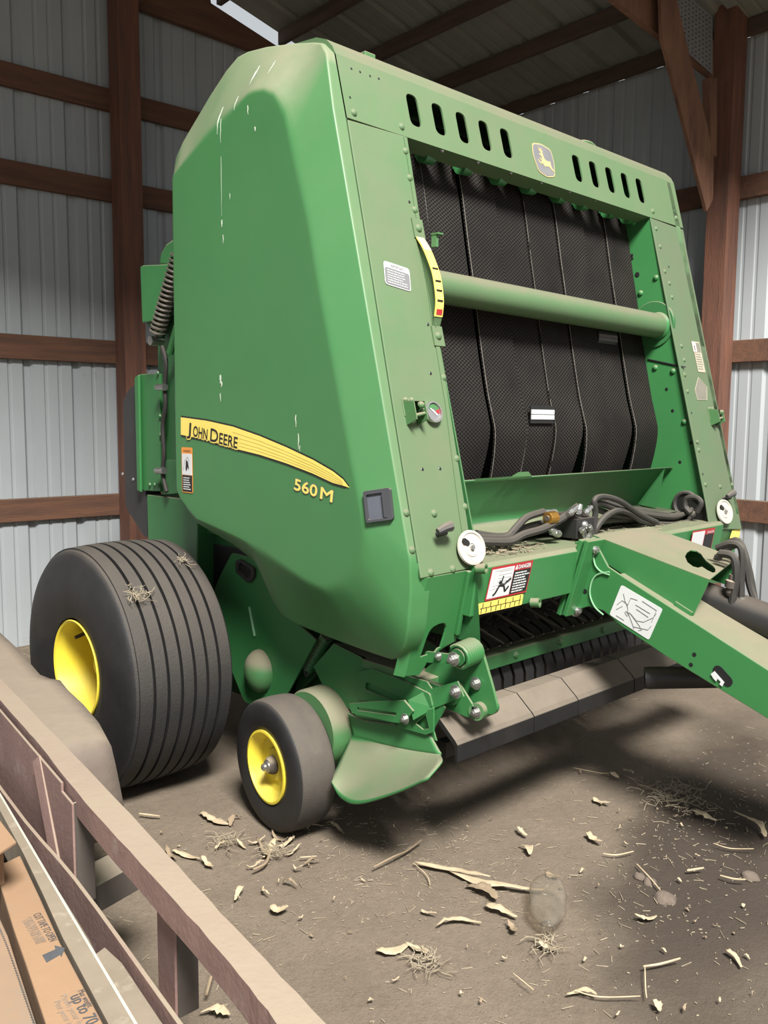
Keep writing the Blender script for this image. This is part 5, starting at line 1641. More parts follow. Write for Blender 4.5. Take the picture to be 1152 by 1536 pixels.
MB().plate(slot((ya, za), (yb, zb), 0.017), face_x(TXL, -1), 0.0, 0.002).build('clip_opening', M['decal_black'], tongue)
eo_ = [(-1.076, 0.645), (-1.087, 0.656), (-1.121, 0.627), (-1.115, 0.613), (-1.106, 0.619), (-1.11, 0.627), (-1.099, 0.635), (-1.095, 0.625), (-1.086, 0.632)]
MB().plate(eo_, face_x(TXL, -1), 0.002, 0.005).build('white_clip', M['decal_white'], tongue)
ds = [(-0.257, -0.741, 0.887), (-0.257, -0.899, 0.827), (-0.257, -0.853, 0.713), (-0.257, -0.698, 0.775)]
dsv = [Vector(p) + Vector((-0.0015, 0, 0)) for p in ds]
MB().plate(rounded([(p.y, p.z) for p in dsv], 0.008, 3), face_x(TXL, -1), 0.0005, 0.0018).build('diagram_decal', M['decal_white'], tongue)
def bil(u, v):
    p = (dsv[0] * (1 - u) + dsv[1] * u) * (1 - v) + (dsv[3] * (1 - u) + dsv[2] * u) * v
    return (TXL - 0.0022, p.y, p.z)
b = MB()
for line in (((.12, .2), (.2, .35), (.32, .5), (.36, .62), (.45, .62), (.6, .7), (.75, .62), (.9, .35), (.92, .2)), ((.36, .62), (.55, .85), (.62, .95)), ((.4, .6), (.7, .78), (.78, .86), (.72, .92)),
             ((.3, .45), (.3, .2), (.45, .15)), ((.08, .6), (.15, .4), (.3, .42)), ((.1, .75), (.2, .55)), ((.55, .1), (.9, .12), (.9, .5)), ((.6, .9), (.9, .75), (.93, .6)), ((.32, .62), (.4, .68), (.38, .74), (.3, .68), (.32, .62)), ((.45, .3), (.8, .3)), ((.5, .4), (.8, .42)), ((.15, .9), (.35, .9))):
    b.tube([bil(*q) for q in line], 0.0011, 4)
b.build('diagram_lines', M['decal_grey'], tongue)
# cover over the tongue: dusty top with keyhole, side, open front
cx0, cx1 = -0.205, 0.186
A = [(-0.587, 1.039), (-1.026, 0.941), (-0.982, 0.808), (-0.592, 0.984)]
tp0, tp1 = [(-0.205, -0.587, 1.039), (-0.205, -1.031, 0.937)]
side_c = [(-0.587, 1.039), (-0.65, 1.024), (-1.031, 0.937), (-0.981, 0.81), (-0.958, 0.804), (-0.601, 0.963)]
cv = MB().plate(side_c, face_x(cx0, -1), -0.004, 0.0)
cover = part(cv, 'tongue_cover', 'green', bevel=0.002)
y0, z0 = side_c[0]
y1, z1 = side_c[2]
Lc = math.hypot(y1 - y0, z1 - z0)
mp = frame((cx0, y0, z0), (1, 0, 0), (0, y1 - y0, z1 - z0))
wc = cx1 - cx0
kpx = [(-0.042, -0.859, 0.958), (0.02, -0.835, 0.958), (0.067, -0.825, 0.958), (0.082, -0.838, 0.958), (0.065, -0.865, 0.958), (0.035, -0.887, 0.958), (0.001, -0.916, 0.958), (-0.029, -0.955, 0.958), (-0.056, -0.978, 0.958), (-0.095, -0.997, 0.958), (-0.115, -0.997, 0.958), (-0.109, -0.976, 0.958), (-0.091, -0.947, 0.958), (-0.121, -0.948, 0.958), (-0.128, -0.933, 0.958), (-0.103, -0.9, 0.958)]
keyhole = [(p[0] - cx0, (p[1] - y0) / (y1 - y0) * Lc) for p in kpx]
far = Lc * 0.80
MB().plate([(0, 0), (wc, 0), (wc, far), (0, Lc)], mp, -0.002, 0.002, [keyhole]).build('cover_top', M['green_dirty'], cover)
fz = lambda f: (y0 + (y1 - y0) * f, z0 + (z1 - z0) * f)
MB().add([(cx1, *fz(0)), (cx1, *fz(.8)), (cx1 + 0.03, fz(.8)[0] - 0.02, fz(.8)[1] - 0.035), (cx1 + 0.03, fz(.75)[0], fz(.75)[1] - 0.12), (cx1 + 0.02, fz(0)[0], fz(0)[1] - 0.12)], [(0, 1, 2, 3, 4)]).build('cover_far_side', M['green'], cover)
MB().beam(*[(-0.21, -0.916, 0.843), (-0.21, -0.979, 0.815)], 0.008, 0.016).build('cover_hinge', M['green'], cover)
# driveline and jack
d0, d1 = [(0.02, -0.878, 0.833), (0.02, -1.239, 0.762)]
d0, d1 = Vector(d0), Vector(d1)
dv = part(MB().tube([d0 + (d0 - d1) * 0.5, d0.lerp(d1, .55), d1 + (d1 - d0) * .6], [0.060, 0.060, 0.064], 20), 'driveline_guard', 'black', smooth=True)
j0, j1 = [(-0.16, -0.789, 0.548), (-0.16, -1.128, 0.617)]
part(MB().lathe([(0, 0.020), (0, 0.037), (0.012, 0.039), (0.42, 0.036), (0.42, 0.01)], j0, Vector((0.55, -0.80, 0.08)), 24), 'jack_tube', 'black_bare', smooth=True)
for pts, r in (([(-0.02, -0.975, 1), (-0.02, -1.022, 0.994), (-0.02, -1.035, 0.934), (-0.02, -1.029, 0.869), (-0.02, -1.026, 0.834)], 0.014), ([(0, -0.953, 1.014), (0, -1.006, 1.036), (0, -1.04, 1.017), (0, -1.045, 0.914), (0, -1.049, 0.834)], 0.012), ([(0.06, -0.926, 0.967), (0.06, -0.966, 1.01), (0.06, -1.003, 1.023), (0.06, -1.029, 0.975), (0.06, -1.05, 0.884), (0.06, -1.089, 0.797)], 0.013),
               ([(0.1, -0.93, 1.007), (0.1, -0.984, 1.032), (0.1, -1.022, 0.946), (0.1, -1.051, 0.832), (0.1, -1.079, 0.743)], 0.013), ([(0.05, -0.981, 0.685), (0.05, -1.028, 0.718), (0.05, -1.096, 0.735), (0.05, -1.186, 0.724)], 0.011), ([(-0.05, -1.026, 0.723), (-0.05, -1.096, 0.711), (-0.05, -1.169, 0.671), (-0.05, -1.253, 0.622)], 0.012), ([(-0.08, -1.029, 0.712), (-0.08, -1.11, 0.698), (-0.08, -1.182, 0.657), (-0.08, -1.265, 0.609)], 0.011), ([(0.08, -0.961, 0.713), (0.08, -1.037, 0.729), (0.08, -1.129, 0.732)], 0.012)):
    part(MB().tube(pts, r, 8, 5), 'hose', 'hose', smooth=True)
def coupler(p, q, mat):
    p, q = Vector(p), Vector(q)
    d = q - p
    return part(MB().tube([p, p + d * .25, p + d * .3, p + d * .62, p + d * .66, q - d * .12, q - d * .1, q], [0.013, 0.013, 0.021, 0.021, 0.015, 0.015, 0.012, 0.011], 12), 'hose_coupler', mat, smooth=True)


coupler(*[(-0.02, -1.025, 0.933), (-0.02, -1.015, 0.86)], 'dark_steel')
coupler(*[(0, -1.048, 0.857), (0, -1.055, 0.713)], 'zinc')
coupler(*[(0, -1.049, 0.834), (0, -1.051, 0.742)], 'dark_steel')


# ------------------------------------------------------------------ trailer at the front left
trailer = thing('utility_trailer', 'dusty faded red steel trailer with open stake sides at the front left', 'trailer', (-2.5, -0.3, 0))
RL = [(-1.976, 0.312, 0.6), (-2.038, -0.136, 0.6), (-2.1, -0.536, 0.6), (-2.148, -0.925, 0.6), (-2.183, -1.202, 0.6), (-2.216, -1.396, 0.6), (-2.24, -1.548, 0.6)]
RR = [(-1.892, 0.538, 0.6), (-1.988, -0.176, 0.6), (-2.052, -0.651, 0.6), (-2.097, -0.956, 0.6), (-2.129, -1.178, 0.6), (-2.164, -1.444, 0.6), (-2.186, -1.601, 0.6)]
d_back = (Vector(RR[0]) - Vector(RR[2])).normalized()
RL = [tuple(Vector(RL[0]) + d_back * 1.6)] + RL
RR = [tuple(Vector(RR[0]) + d_back * 1.6)] + RR


def tpart(b, name, mat, bevel=0.0, smooth=False, **kw):
    return b.build(name, M[mat], trailer, bevel=bevel, smooth=smooth, **kw)


b = MB()
rng = random.Random(2)
L_, R__ = catmull(RL, 6), catmull(RR, 6)
n = len(L_)
vs = []
for a, c in zip(L_, R__):
    j = lambda: rng.uniform(-0.0012, 0.0012)
    vs += [(a.x + j(), a.y, 0.603), (c.x + j(), c.y, 0.600), (c.x, c.y, 0.594), (a.x + 0.008, a.y, 0.594), (a.x + 0.008, a.y, 0.545), (a.x, a.y, 0.543 + j())]
b.add(vs, [(6 * i + k, 6 * i + (k + 1) % 6, 6 * i + 6 + (k + 1) % 6, 6 * i + 6 + k) for i in range(n - 1) for k in range(6)] + [(0, 1, 2, 3, 4, 5), tuple(6 * n - 6 + k for k in range(6))])
tpart(b, 'top_rail', 'pink')
BRL = [(-2.069, 0.058, 0.43), (-2.124, -0.525, 0.43), (-2.195, -1.084, 0.43)]
BRL.append(tuple(Vector(BRL[2]) * 1.4 - Vector(BRL[1]) * 0.4))
BRL = [tuple(Vector(BRL[0]) + d_back * 1.8)] + BRL
b = MB()
vs = []
for p in catmull(BRL, 4):
    vs += [(p.x - 0.004, p.y, 0.43), (p.x + 0.004, p.y, 0.43), (p.x + 0.004, p.y, 0.33), (p.x + 0.05, p.y, 0.33), (p.x + 0.05, p.y, 0.322), (p.x - 0.004, p.y, 0.322)]
n = len(vs) // 6
b.add(vs, [(6 * i + k, 6 * i + (k + 1) % 6, 6 * i + 6 + (k + 1) % 6, 6 * i + 6 + k) for i in range(n - 1) for k in range(6)])
tpart(b, 'bottom_rail', 'pink')


def stake(px_top, px_b, w_face, w_side):
    """angle-iron stake between the rails: pale face and inner face darkened for shadow"""
    x, y = px_top
    dv = Vector((d_back.x, d_back.y, 0))
    o = Vector((x, y, 0))
    def angle(q):
        return MB().add([(p.x, p.y, z) for z in (0.33, 0.575) for p in q], [(i, (i + 1) % 4, 4 + (i + 1) % 4, 4 + i) for i in range(4)] + [(0, 1, 2, 3), (4, 5, 6, 7)])
    st = tpart(angle([o + dv * w_face, o, o + Vector((0.006, 0, 0)), o + dv * w_face + Vector((0.006, 0, 0))]), 'stake', 'pink', 0.0015)
    angle([o + Vector((0.006, 0, 0)), o + Vector((w_side, 0, 0)), o + Vector((w_side, 0.006, 0)), o + Vector((0.006, 0.006, 0))]).build('stake_web', M['dark_steel'], st)  # dark material puts the shadow on the inner face into its colour
    return st


for px in [(-2.129, -0.963), (-2.1, -0.466)]:
    stake(px, None, 0.085, 0.05)
# side sheet and brace further back
sx0 = [(-2.098, -0.425, 0.45)][0]
b = MB()
s2_ = [(-2.1, -0.466)][0]
p0 = Vector((s2_[0], s2_[1], 0)) + d_back * 0.084
p1 = p0 + d_back * 2.2
b.add([(p0.x, p0.y, 0.33), (p1.x, p1.y, 0.33), (p1.x, p1.y, 0.595), (p0.x, p0.y, 0.595), (p0.x + .006, p0.y, 0.33), (p1.x + .006, p1.y, 0.33), (p1.x + .006, p1.y, 0.595), (p0.x + .006, p0.y, 0.595)],
      [(0, 1, 2, 3), (7, 6, 5, 4), (0, 3, 7, 4), (1, 5, 6, 2), (3, 2, 6, 7), (0, 4, 5, 1)])
tpart(b, 'side_sheet', 'pink')
a_ = Vector((p0.x - 0.004, p0.y + 0.02, 0.35))
c_ = Vector((p0.x - 0.004, p0.y, 0.59)) + d_back * 0.2
tpart(MB().beam(a_, c_, 0.006, 0.045, (0, 1, 0)), 'side_brace', 'pink', 0.001)
# fender: hammered flat top, front face falling away
FT = [(-1.424, 2.202, 0.52), (-1.531, 1.547, 0.52), (-1.578, 1.236, 0.52), (-1.66, 0.798, 0.52), (-1.651, 0.732, 0.52), (-1.634, 0.684, 0.52), (-1.66, 0.558, 0.52), (-1.685, 0.385, 0.52), (-1.726, 0.185, 0.52), (-1.769, 0.044, 0.52)]
vs, fs = [], []
FT = [tuple(Vector(FT[0]) + d_back * 0.7)] + FT
nn = len(FT)
rng = random.Random(8)
cols_ = 6
for i, p in enumerate(FT):
    xi = None
    for j in range(len(R__) - 1):
        if min(R__[j].y, R__[j + 1].y) <= p[1] <= max(R__[j].y, R__[j + 1].y):
            f = (p[1] - R__[j].y) / (R__[j + 1].y - R__[j].y)
            xi = R__[j].x + (R__[j + 1].x - R__[j].x) * f
    xi = (xi if xi is not None else p[0] - 0.3) - 0.03
    for j in range(cols_):
        t = j / (cols_ - 1)
        vs.append((xi + (p[0] - xi) * t, p[1], 0.52 + 0.01 * noise.noise((p[0] * 9 + t * 3, p[1] * 7, 1)) - 0.012 * t))
fs = [(i * cols_ + j, i * cols_ + j + 1, (i + 1) * cols_ + j + 1, (i + 1) * cols_ + j) for i in range(nn - 1) for j in range(cols_ - 1)]
xi0 = vs[(nn - 1) * cols_][0]
base = len(vs)
pe = vs[-1]
for k, (dz, dy, dx) in enumerate(((0.03, -0.02, 0.004), (0.09, -0.03, 0.012), (0.2, -0.02, 0.035), (0.32, 0.0, 0.06))):
    for j in range(cols_):
        t = j / (cols_ - 1)
        vs.append((xi0 + (pe[0] + dx - xi0) * t, pe[1] + dy, 0.515 - dz))
    r0 = (nn - 1) * cols_ if k == 0 else base + (k - 1) * cols_
    fs += [(r0 + j, r0 + j + 1, base + k * cols_ + j + 1, base + k * cols_ + j) for j in range(cols_ - 1)]
fe = MB().add(vs, fs)
fo = tpart(fe, 'fender', 'fender', smooth=True, angle=45)
so2 = fo.modifiers.new('thickness', 'SOLIDIFY')
so2.thickness = 0.008
so2.offset = -1
# stub bracket below the fender, deck frame, wheel and deck
oa, ob = [(-2.056, -0.423, 0.33), (-1.904, -0.385, 0.33)]
b = MB()
oa, ob = Vector(oa), Vector(ob)
ob = oa + (ob - oa) * 1.15
b.beam(oa + Vector((0, 0.05, -0.035)), ob + Vector((0, 0.05, -0.035)), 0.10, 0.07)
tpart(b, 'outrigger', 'dark_steel', 0.002)
tpart(MB().lathe([(0, 0.12), (-0.005, 0.2), (0.01, 0.225), (0.05, 0.235), (0.12, 0.235), (0.16, 0.225), (0.175, 0.19), (0.17, 0.12)], (-1.93, 0.55, 0.232), (0.985, -0.17, 0), 48, True), 'trailer_wheel', 'rubber', smooth=True, angle=50)
dk = MB()
e0 = [(-2.02, 1.6), (-2.26, -1.75), (-3.7, -1.95), (-3.5, 1.4)]
for k in range(9):
    f0, f1 = k / 9, (k + 1) / 9 - 0.004
    q = lambda f, a, c: (a[0] + (c[0] - a[0]) * f, a[1] + (c[1] - a[1]) * f)
    pts = [q(f0, e0[0], e0[3]), q(f1, e0[0], e0[3]), q(f1, e0[1], e0[2]), q(f0, e0[1], e0[2])]
    pts = [(x - 0.02, y) for x, y in pts]
    tpart(MB().plate(pts, lambda a, c, t: (a, c, 0.335 + t), 0, 0.025), 'deck_board', 'plank', 0.002)
tpart(MB().beam((-2.06, 1.5, 0.29), (-2.28, -1.7, 0.29), 0.06, 0.08), 'deck_frame', 'dark_steel', 0.003)
tpart(MB().beam((-2.7, 0.5, 0.25), (-1.85, 0.5, 0.25), 0.06, 0.08), 'trailer_axle', 'dark_steel', 0.003)
tpart(MB().lathe([(0, 0.12), (-0.005, 0.2), (0.01, 0.225), (0.05, 0.235), (0.12, 0.235), (0.16, 0.225), (0.175, 0.19), (0.17, 0.12)], (-3.75, 0.9, 0.232), (0.985, -0.17, 0), 32, True), 'trailer_wheel', 'rubber', smooth=True, angle=50)
tpart(MB().beam((-2.7, 0.6, 0.25), (-3.7, 0.8, 0.25), 0.06, 0.08), 'trailer_axle', 'dark_steel', 0.003)

# ---- load on the trailer bed
DECK = 0.36


def slab(name, pts, z0, z1, mat, label, cat, group=None, bevel=0.002, seg=2):
    cx = sum(p[0] for p in pts) / len(pts)
    cy = sum(p[1] for p in pts) / len(pts)
    o = MB().plate([(x - cx, y - cy) for x, y in pts], lambda a, c, t: (a, c, t), 0, z1 - z0).build(name, M[mat], None, bevel=bevel, seg=seg)
    o.location = (cx, cy, z0)
    return tag(o, label, cat, group)


PL = [(-2.082, -0.063), (-2.115, -0.309), (-2.143, -0.537), (-2.169, -0.716), (-2.187, -0.805), (-2.18, -0.697), (-2.131, -0.371), (-2.086, -0.065)]
slab('plank', [(x - 0.012, y) for x, y in PL], DECK + 0.001, 0.40, 'plank', 'weathered grey plank wedged between the pale board and the trailer rail', 'plank', bevel=0.0)
SP = [(-2.168, -0.78), (-2.167, -0.849), (-2.197, -1.064), (-2.221, -1.237), (-2.266, -1.194), (-2.239, -1.025), (-2.202, -0.793)]
slab('plank', [(x - 0.010, y) for x, y in SP], DECK + 0.001, 0.412, 'mdf', 'short pale sawn plank end lying next to the trailer rail at the bottom edge', 'plank')
WB = [(-2.081, 0.19), (-2.108, -0.038), (-2.208, -0.677), (-2.271, -1.084), (-2.301, -1.26), (-2.349, -1.215), (-2.304, -1.054), (-2.258, -0.773), (-2.222, -0.589), (-2.185, -0.389), (-2.116, 0.037)]
WB0 = list(WB)
wb = slab('pale_board', WB0, DECK + 0.001, 0.462, 'mdf', 'long pale dusty board with a bright white edge along the cardboard', 'board', bevel=0.0)
cxw, cyw = wb.location.x, wb.location.y
eb = MB()
e_ = WB[:5]
for i in range(len(e_) - 1):
    p, q = Vector((*e_[i], 0.4585)), Vector((*e_[i + 1], 0.4585))
    off = Vector((cxw, cyw, DECK + 0.001))
    eb.beam(p - off + Vector((-0.001, 0, 0.002)), q - off + Vector((-0.001, 0, 0.002)), 0.005, 0.006)
eb.build('white_edge', M['edge'], wb)
CB = [(-2.251, -0.413), (-2.187, -0.395), (-2.224, -0.594), (-2.26, -0.778), (-2.304, -1.054), (-2.354, -1.21), (-2.408, -1.159), (-2.373, -0.989), (-2.331, -0.791), (-2.309, -0.682), (-2.277, -0.538)]
card = slab('flat_carton', [(x - 0.006, y) for x, y in CB], DECK + 0.001, 0.46, 'card', 'flat brown cardboard carton printed with an arrow and a weight limit', 'carton', bevel=0.003)
CL = [(-2.327, -0.412), (-2.292, -0.555), (-2.311, -0.682), (-2.334, -0.791), (-2.375, -0.989), (-2.409, -1.158), (-2.573, -1.005), (-2.525, -0.502)]
cl = slab('flat_carton', [(x - 0.016, y) for x, y in CL], DECK + 0.001, 0.455, 'card_dusty', 'wide dusty cardboard carton with a dotted tear line at the bottom left corner', 'carton', bevel=0.003)
off = Vector((cl.location.x, cl.location.y, cl.location.z))
dl = [(-2.315, -0.642, 0.456), (-2.326, -0.713, 0.456), (-2.345, -0.814, 0.456), (-2.361, -0.895, 0.456), (-2.377, -0.978, 0.456)]
dl = catmull(dl, 12)
b = MB()
for p in dl:
    b.plate(circle(p.x - off.x - 0.016, p.y - off.y, 0.0017, 6), lambda a, c, t: (a, c, 0.0992 + t), 0, 0.0006)
do_ = b.build('dotted_line', M['ink'], cl)
do_['kind'] = 'stuff'
# printing on the carton
coff = Vector((card.location.x, card.location.y, card.location.z))
pa, pb = [Vector(p) for p in [(-2.309, -0.818, 0.461), (-2.333, -1.028, 0.461)]]
ud = (pb - pa).normalized()
PZ = 0.4604
def cprint(txt, px, size, mat, width=None, bold=0.0):
    o = Vector((px[0], px[1], PZ)) - coff
    return lettering('printing', txt, size, frame(o, ud, Vector((0, 0, 1)).cross(ud)), M[mat], card, width, bold)


def span(p, q):
    return math.hypot(p[0] - q[0], p[1] - q[1])


t1 = [(-2.268, -0.655), (-2.288, -0.767)]
cprint('CUT TAPE TO OPEN', t1[0], 0.021, 'ink', span(*t1))
t2 = [(-2.282, -0.658), (-2.299, -0.76)]
cprint('CORTE AQUI PARA ABRIR', t2[0], 0.014, 'ink_faded', span(*t2))
t3 = [(-2.292, -0.662), (-2.307, -0.758)]
cprint('COUPER ICI POUR OUVRIR', t3[0], 0.014, 'ink_faded', span(*t3))
ar = [(-2.308, -0.799), (-2.283, -0.798), (-2.279, -0.785), (-2.268, -0.806), (-2.285, -0.829), (-2.283, -0.82), (-2.311, -0.826)]
MB().plate([(x - coff.x, y - coff.y) for x, y in ar], lambda a, c, t: (a, c, PZ - coff.z + t), -0.0003, 0.0004).build('arrow_print', M['ink'], card)
t4 = [(-2.321, -0.946), (-2.333, -1.054)]
cprint('up to 70 lbs', t4[0], 0.030, 'ink', span(*t4) * 1.15, 0.0003)
t5 = [(-2.305, -0.941), (-2.312, -0.994)]
cprint('Max weight', t5[0], 0.016, 'ink', span(*t5))
t6 = [(-2.332, -0.933), (-2.346, -1.045)]
cprint('Puede pesar hasta', t6[0], 0.017, 'ink_faded', span(*t6))
t7 = [(-2.347, -0.941), (-2.361, -1.044)]
cprint("Peut peser jusqu'a", t7[0], 0.017, 'ink_faded', span(*t7))
t8 = [(-2.383, -0.963), (-2.388, -0.998)]
# open carton standing behind with one flap out
BX = [(-2.284, -0.281), (-2.24, -0.373), (-2.251, -0.445), (-2.266, -0.501), (-2.381, -0.504)]
bx = slab('small_carton', BX, 0.461, 0.56, 'card', 'small cardboard carton with a lifted flap on top of the flat cartons', 'carton', bevel=0.001)
bo_ = Vector(bx.location)
fq = [(-2.281, -0.369, 0.585), (-2.257, -0.462, 0.585), (-2.268, -0.581, 0.585), (-2.309, -0.604, 0.585), (-2.341, -0.51, 0.585)]
MB().add([Vector(p) - bo_ for p in fq] + [Vector(p) - bo_ - Vector((0, 0, 0.004)) for p in fq], [(0, 1, 2, 3, 4), (9, 8, 7, 6, 5)] + [(i, (i + 1) % 5, 5 + (i + 1) % 5, 5 + i) for i in range(5)]).build('flap', M['card'], bx)
fl0 = [Vector(p) - bo_ for p in fq]
MB().box((fl0[1] + fl0[3]) / 2 + Vector((-0.05, 0, -0.03)), (0.06, 0.05, 0.06)).build('carton_corner', M['card'], bx)

# ------------------------------------------------------------------ what lies on the dirt floor
# crushed clear bottle
b0, b1 = [(-0.784, -0.844, 0), (-0.977, -0.979, 0)]
b0, b1 = Vector((b0[0], b0[1], 0.042)), Vector((b1[0], b1[1], 0.034))
ax = (b1 - b0).normalized()
Lb = (b1 - b0).length
bottle = thing('plastic_bottle', 'crushed clear plastic bottle lying on the dirt floor', 'bottle', (b0.x, b0.y, 0))
prof = [(0, 0.004), (0.002, 0.040), (0.012, 0.052), (Lb * .18, 0.055), (Lb * .22, 0.052), (Lb * .27, 0.055), (Lb * .34, 0.052), (Lb * .40, 0.055), (Lb * .50, 0.053), (Lb * .56, 0.055), (Lb * .64, 0.052), (Lb * .74, 0.043), (Lb * .84, 0.028), (Lb * .88, 0.0185), (Lb, 0.0180)]
bb = MB().lathe(prof, (0, 0, 0), (0, 0, 1), 36)
qr = ax.to_track_quat('Z', 'Y').to_matrix()
nv = []
for v in bb.v:
    p = Vector(v)
    p += Vector((noise.noise(p * 22), noise.noise(p * 22 + Vector((9, 0, 0))), 0)) * 0.006
    w_ = qr @ p
    w_.z *= 0.74
    w_ += b0
    w_.z = max(w_.z, 0.003)
    nv.append(tuple(w_))
bb.v = nv
bt = bb.build('bottle_body', M['bottle'], bottle, smooth=True, angle=80)
sd_ = bt.modifiers.new('wall', 'SOLIDIFY')
sd_.thickness = 0.0012
MB().lathe([(0, 0.0195), (0.004, 0.023), (0.008, 0.0195)], b1 + ax * -0.018 + Vector((0, 0, -0.004)), ax, 24, True).build('neck_ring', M['bottle'], bottle, smooth=True)



def leaf_mesh(name, a, c, w, seed, mat, curl=0.25, lift=0.012):
    """dry husk or leaf: a pointed, folded strip that curls off the ground"""
    rng = random.Random(seed)
    a, c = Vector((*a, 0)), Vector((*c, 0))
    d = c - a
    L = d.length
    d.normalize()
    s = Vector((-d.y, d.x, 0))
    n = 11
    vs = []
    q_ = rng.choice((0.6, 0.8, 1.3, 1.6))
    bend = rng.uniform(-.2, .2) * L
    for i in range(n):
        t = i / (n - 1)
        ww = w * (math.sin(math.pi * (0.06 + 0.88 * t ** q_)) ** 0.8) * rng.uniform(.55, 1.15)
        z = 0.003 + lift * (0.5 + 0.5 * math.sin(t * 5 + seed)) * rng.uniform(.5, 1)
        p = a + d * (L * t) + s * (bend * math.sin(math.pi * t))
        for k, e in enumerate((-1, -.4, .4, 1)):
            vs.append(p + s * (ww / 2 * e) + Vector((0, 0, max(0.002, z + curl * ww * (abs(e) - 0.3) * (1 if seed % 2 else -.3)))))
    fs = [(4 * i + k, 4 * i + k + 1, 4 * i + 5 + k, 4 * i + 4 + k) for i in range(n - 1) for k in range(3)]
    m = a.lerp(c, .5)
    o = MB().add([v - m for v in vs], fs).build(name, M[mat], None, smooth=True, angle=60)
    o.location = m
    md = o.modifiers.new('thickness', 'SOLIDIFY')
    md.thickness = 0.0012
    return o


def stalk_obj(name, pts, r, mat='stalk'):
    ps = [Vector((x, y, r + 0.002)) for x, y in pts]
    m = sum(ps, Vector()) / len(ps)
    m.z = 0
    rng = random.Random(len(pts) + int(abs(pts[0][0]) * 1000))
    o = MB().tube([p - m + Vector((0, 0, rng.uniform(0, .008))) for p in ps], [r * 0.62 * (0.55 + 0.45 * math.sin(0.5 + 2.2 * i / (4 * len(ps) - 4))) for i in range(4 * len(ps) - 3)], 6, 4).build(name, M[mat], None, smooth=True)
    o.location = m
    return o


NAMED = [
    ([(-0.946, -0.431), (-0.845, -0.666)], 0.030, 'husk', 'long pale corn husk at the far end of the husk bundle before the bottle'),
    ([(-0.895, -0.541), (-0.779, -0.823)], 0.040, 'husk', 'broad pale corn husk running up to the crushed bottle'),
    ([(-0.923, -0.636), (-0.914, -0.749)], 0.050, 'husk_brown', 'brown crumpled corn leaf under the husk bundle'),
    ([(-0.962, -0.744), (-0.943, -0.849)], 0.035, 'husk', 'pale folded corn husk left of the crushed bottle'),
    ([(-1.155, -0.725), (-1.046, -0.799)], 0.022, 'husk', 'flat straw-coloured husk strip lying between the bottle and the curled leaf'),
    ([(-1.363, -0.695), (-1.279, -0.732)], 0.045, 'husk', 'large cream curled corn leaf near the bottom centre of the floor'),
    ([(-1.28, -0.723), (-1.273, -0.803)], 0.030, 'husk', 'short cream husk touching the large curled leaf'),
    ([(-1.124, -0.633), (-1.116, -0.688)], 0.014, 'husk', 'thin pale husk sliver above the flat husk strip'),
    ([(-0.587, -0.585), (-0.621, -0.653)], 0.030, 'husk', 'oval cream leaf between the husk bundle and the dark patch'),
    ([(-0.493, -0.497), (-0.515, -0.559)], 0.022, 'husk', 'small cream leaf above the oval leaf'),
    ([(-1.266, 0.36), (-1.238, 0.218)], 0.034, 'husk', 'cream corn leaf between the large tyre and the trailer rail'),
    ([(-1.488, 0.174), (-1.444, 0.071)], 0.026, 'husk', 'pale twisted husk beside the trailer rail'),
    ([(-1.45, -0.325), (-1.413, -0.365)], 0.036, 'husk', 'small three-cornered husk scrap below the gauge wheel'),
    ([(-1.285, -0.063), (-1.186, 0.008)], 0.034, 'husk', 'upright curled husk in the litter under the gauge wheel'),
    ([(0.206, -0.968), (0.083, -1.139)], 0.030, 'husk', 'long cream stalk strip lying at the edge of the dark patch'),
    ([(0.11, -0.864), (0.086, -0.961)], 0.040, 'husk', 'cream husk in the pile behind the dark patch'),
    ([(-0.663, -1.346), (-0.695, -1.405)], 0.020, 'husk', 'looped cream husk on the dark dirt in the lower corner'),
    ([(-0.696, -1.088), (-0.642, -1.128)], 0.024, 'husk', 'short fringed husk at the edge of the pale and dark dirt'),
    ([(-0.356, -0.699), (-0.381, -0.775)], 0.030, 'husk', 'bright white-tipped husk scrap near the middle of the floor'),
    ([(-0.08, -0.547), (-0.084, -0.623)], 0.034, 'husk', 'grey folded husk in front of the wind guard'),
    ([(-1.13, -1.151), (-1.085, -1.21)], 0.022, 'husk', 'frayed corn tassel at the bottom of the floor'),
    ([(-1.844, -0.577), (-1.796, -0.636)], 0.034, 'husk', 'curved cream leaf seen between the trailer rail and its stake'),
    ([(-0.999, -1.315), (-1.014, -1.345)], 0.020, 'husk', 'small pale leaf at the bottom below the thin stalk'),
    ([(-1.017, -0.976), (-0.99, -1.022)], 0.030, 'husk', 'cream husk scrap under the mouth of the bottle'),
    ([(-0.99, -0.847), (-1.017, -0.898)], 0.024, 'husk_brown', 'brown leaf scrap just left of the bottle neck'),
    ([(-0.68, -0.763), (-0.679, -0.809)], 0.034, 'husk_brown', 'dull brown leaf standing behind the bottle'),
    ([(0.253, -0.476), (0.234, -0.534)], 0.028, 'husk', 'tan leaf lit on the dirt in front of the wind guard'),
    ([(0.161, -0.438), (0.16, -0.511)], 0.030, 'husk', 'pale leaf with a stem beside the tan leaf'),
]
for i, (seg, w, mat, lab) in enumerate(NAMED):
    tag(leaf_mesh('corn_husk', seg[0], seg[1], w, i + 3, mat, lift=0.014), lab, 'leaf', 'corn husks on the floor')
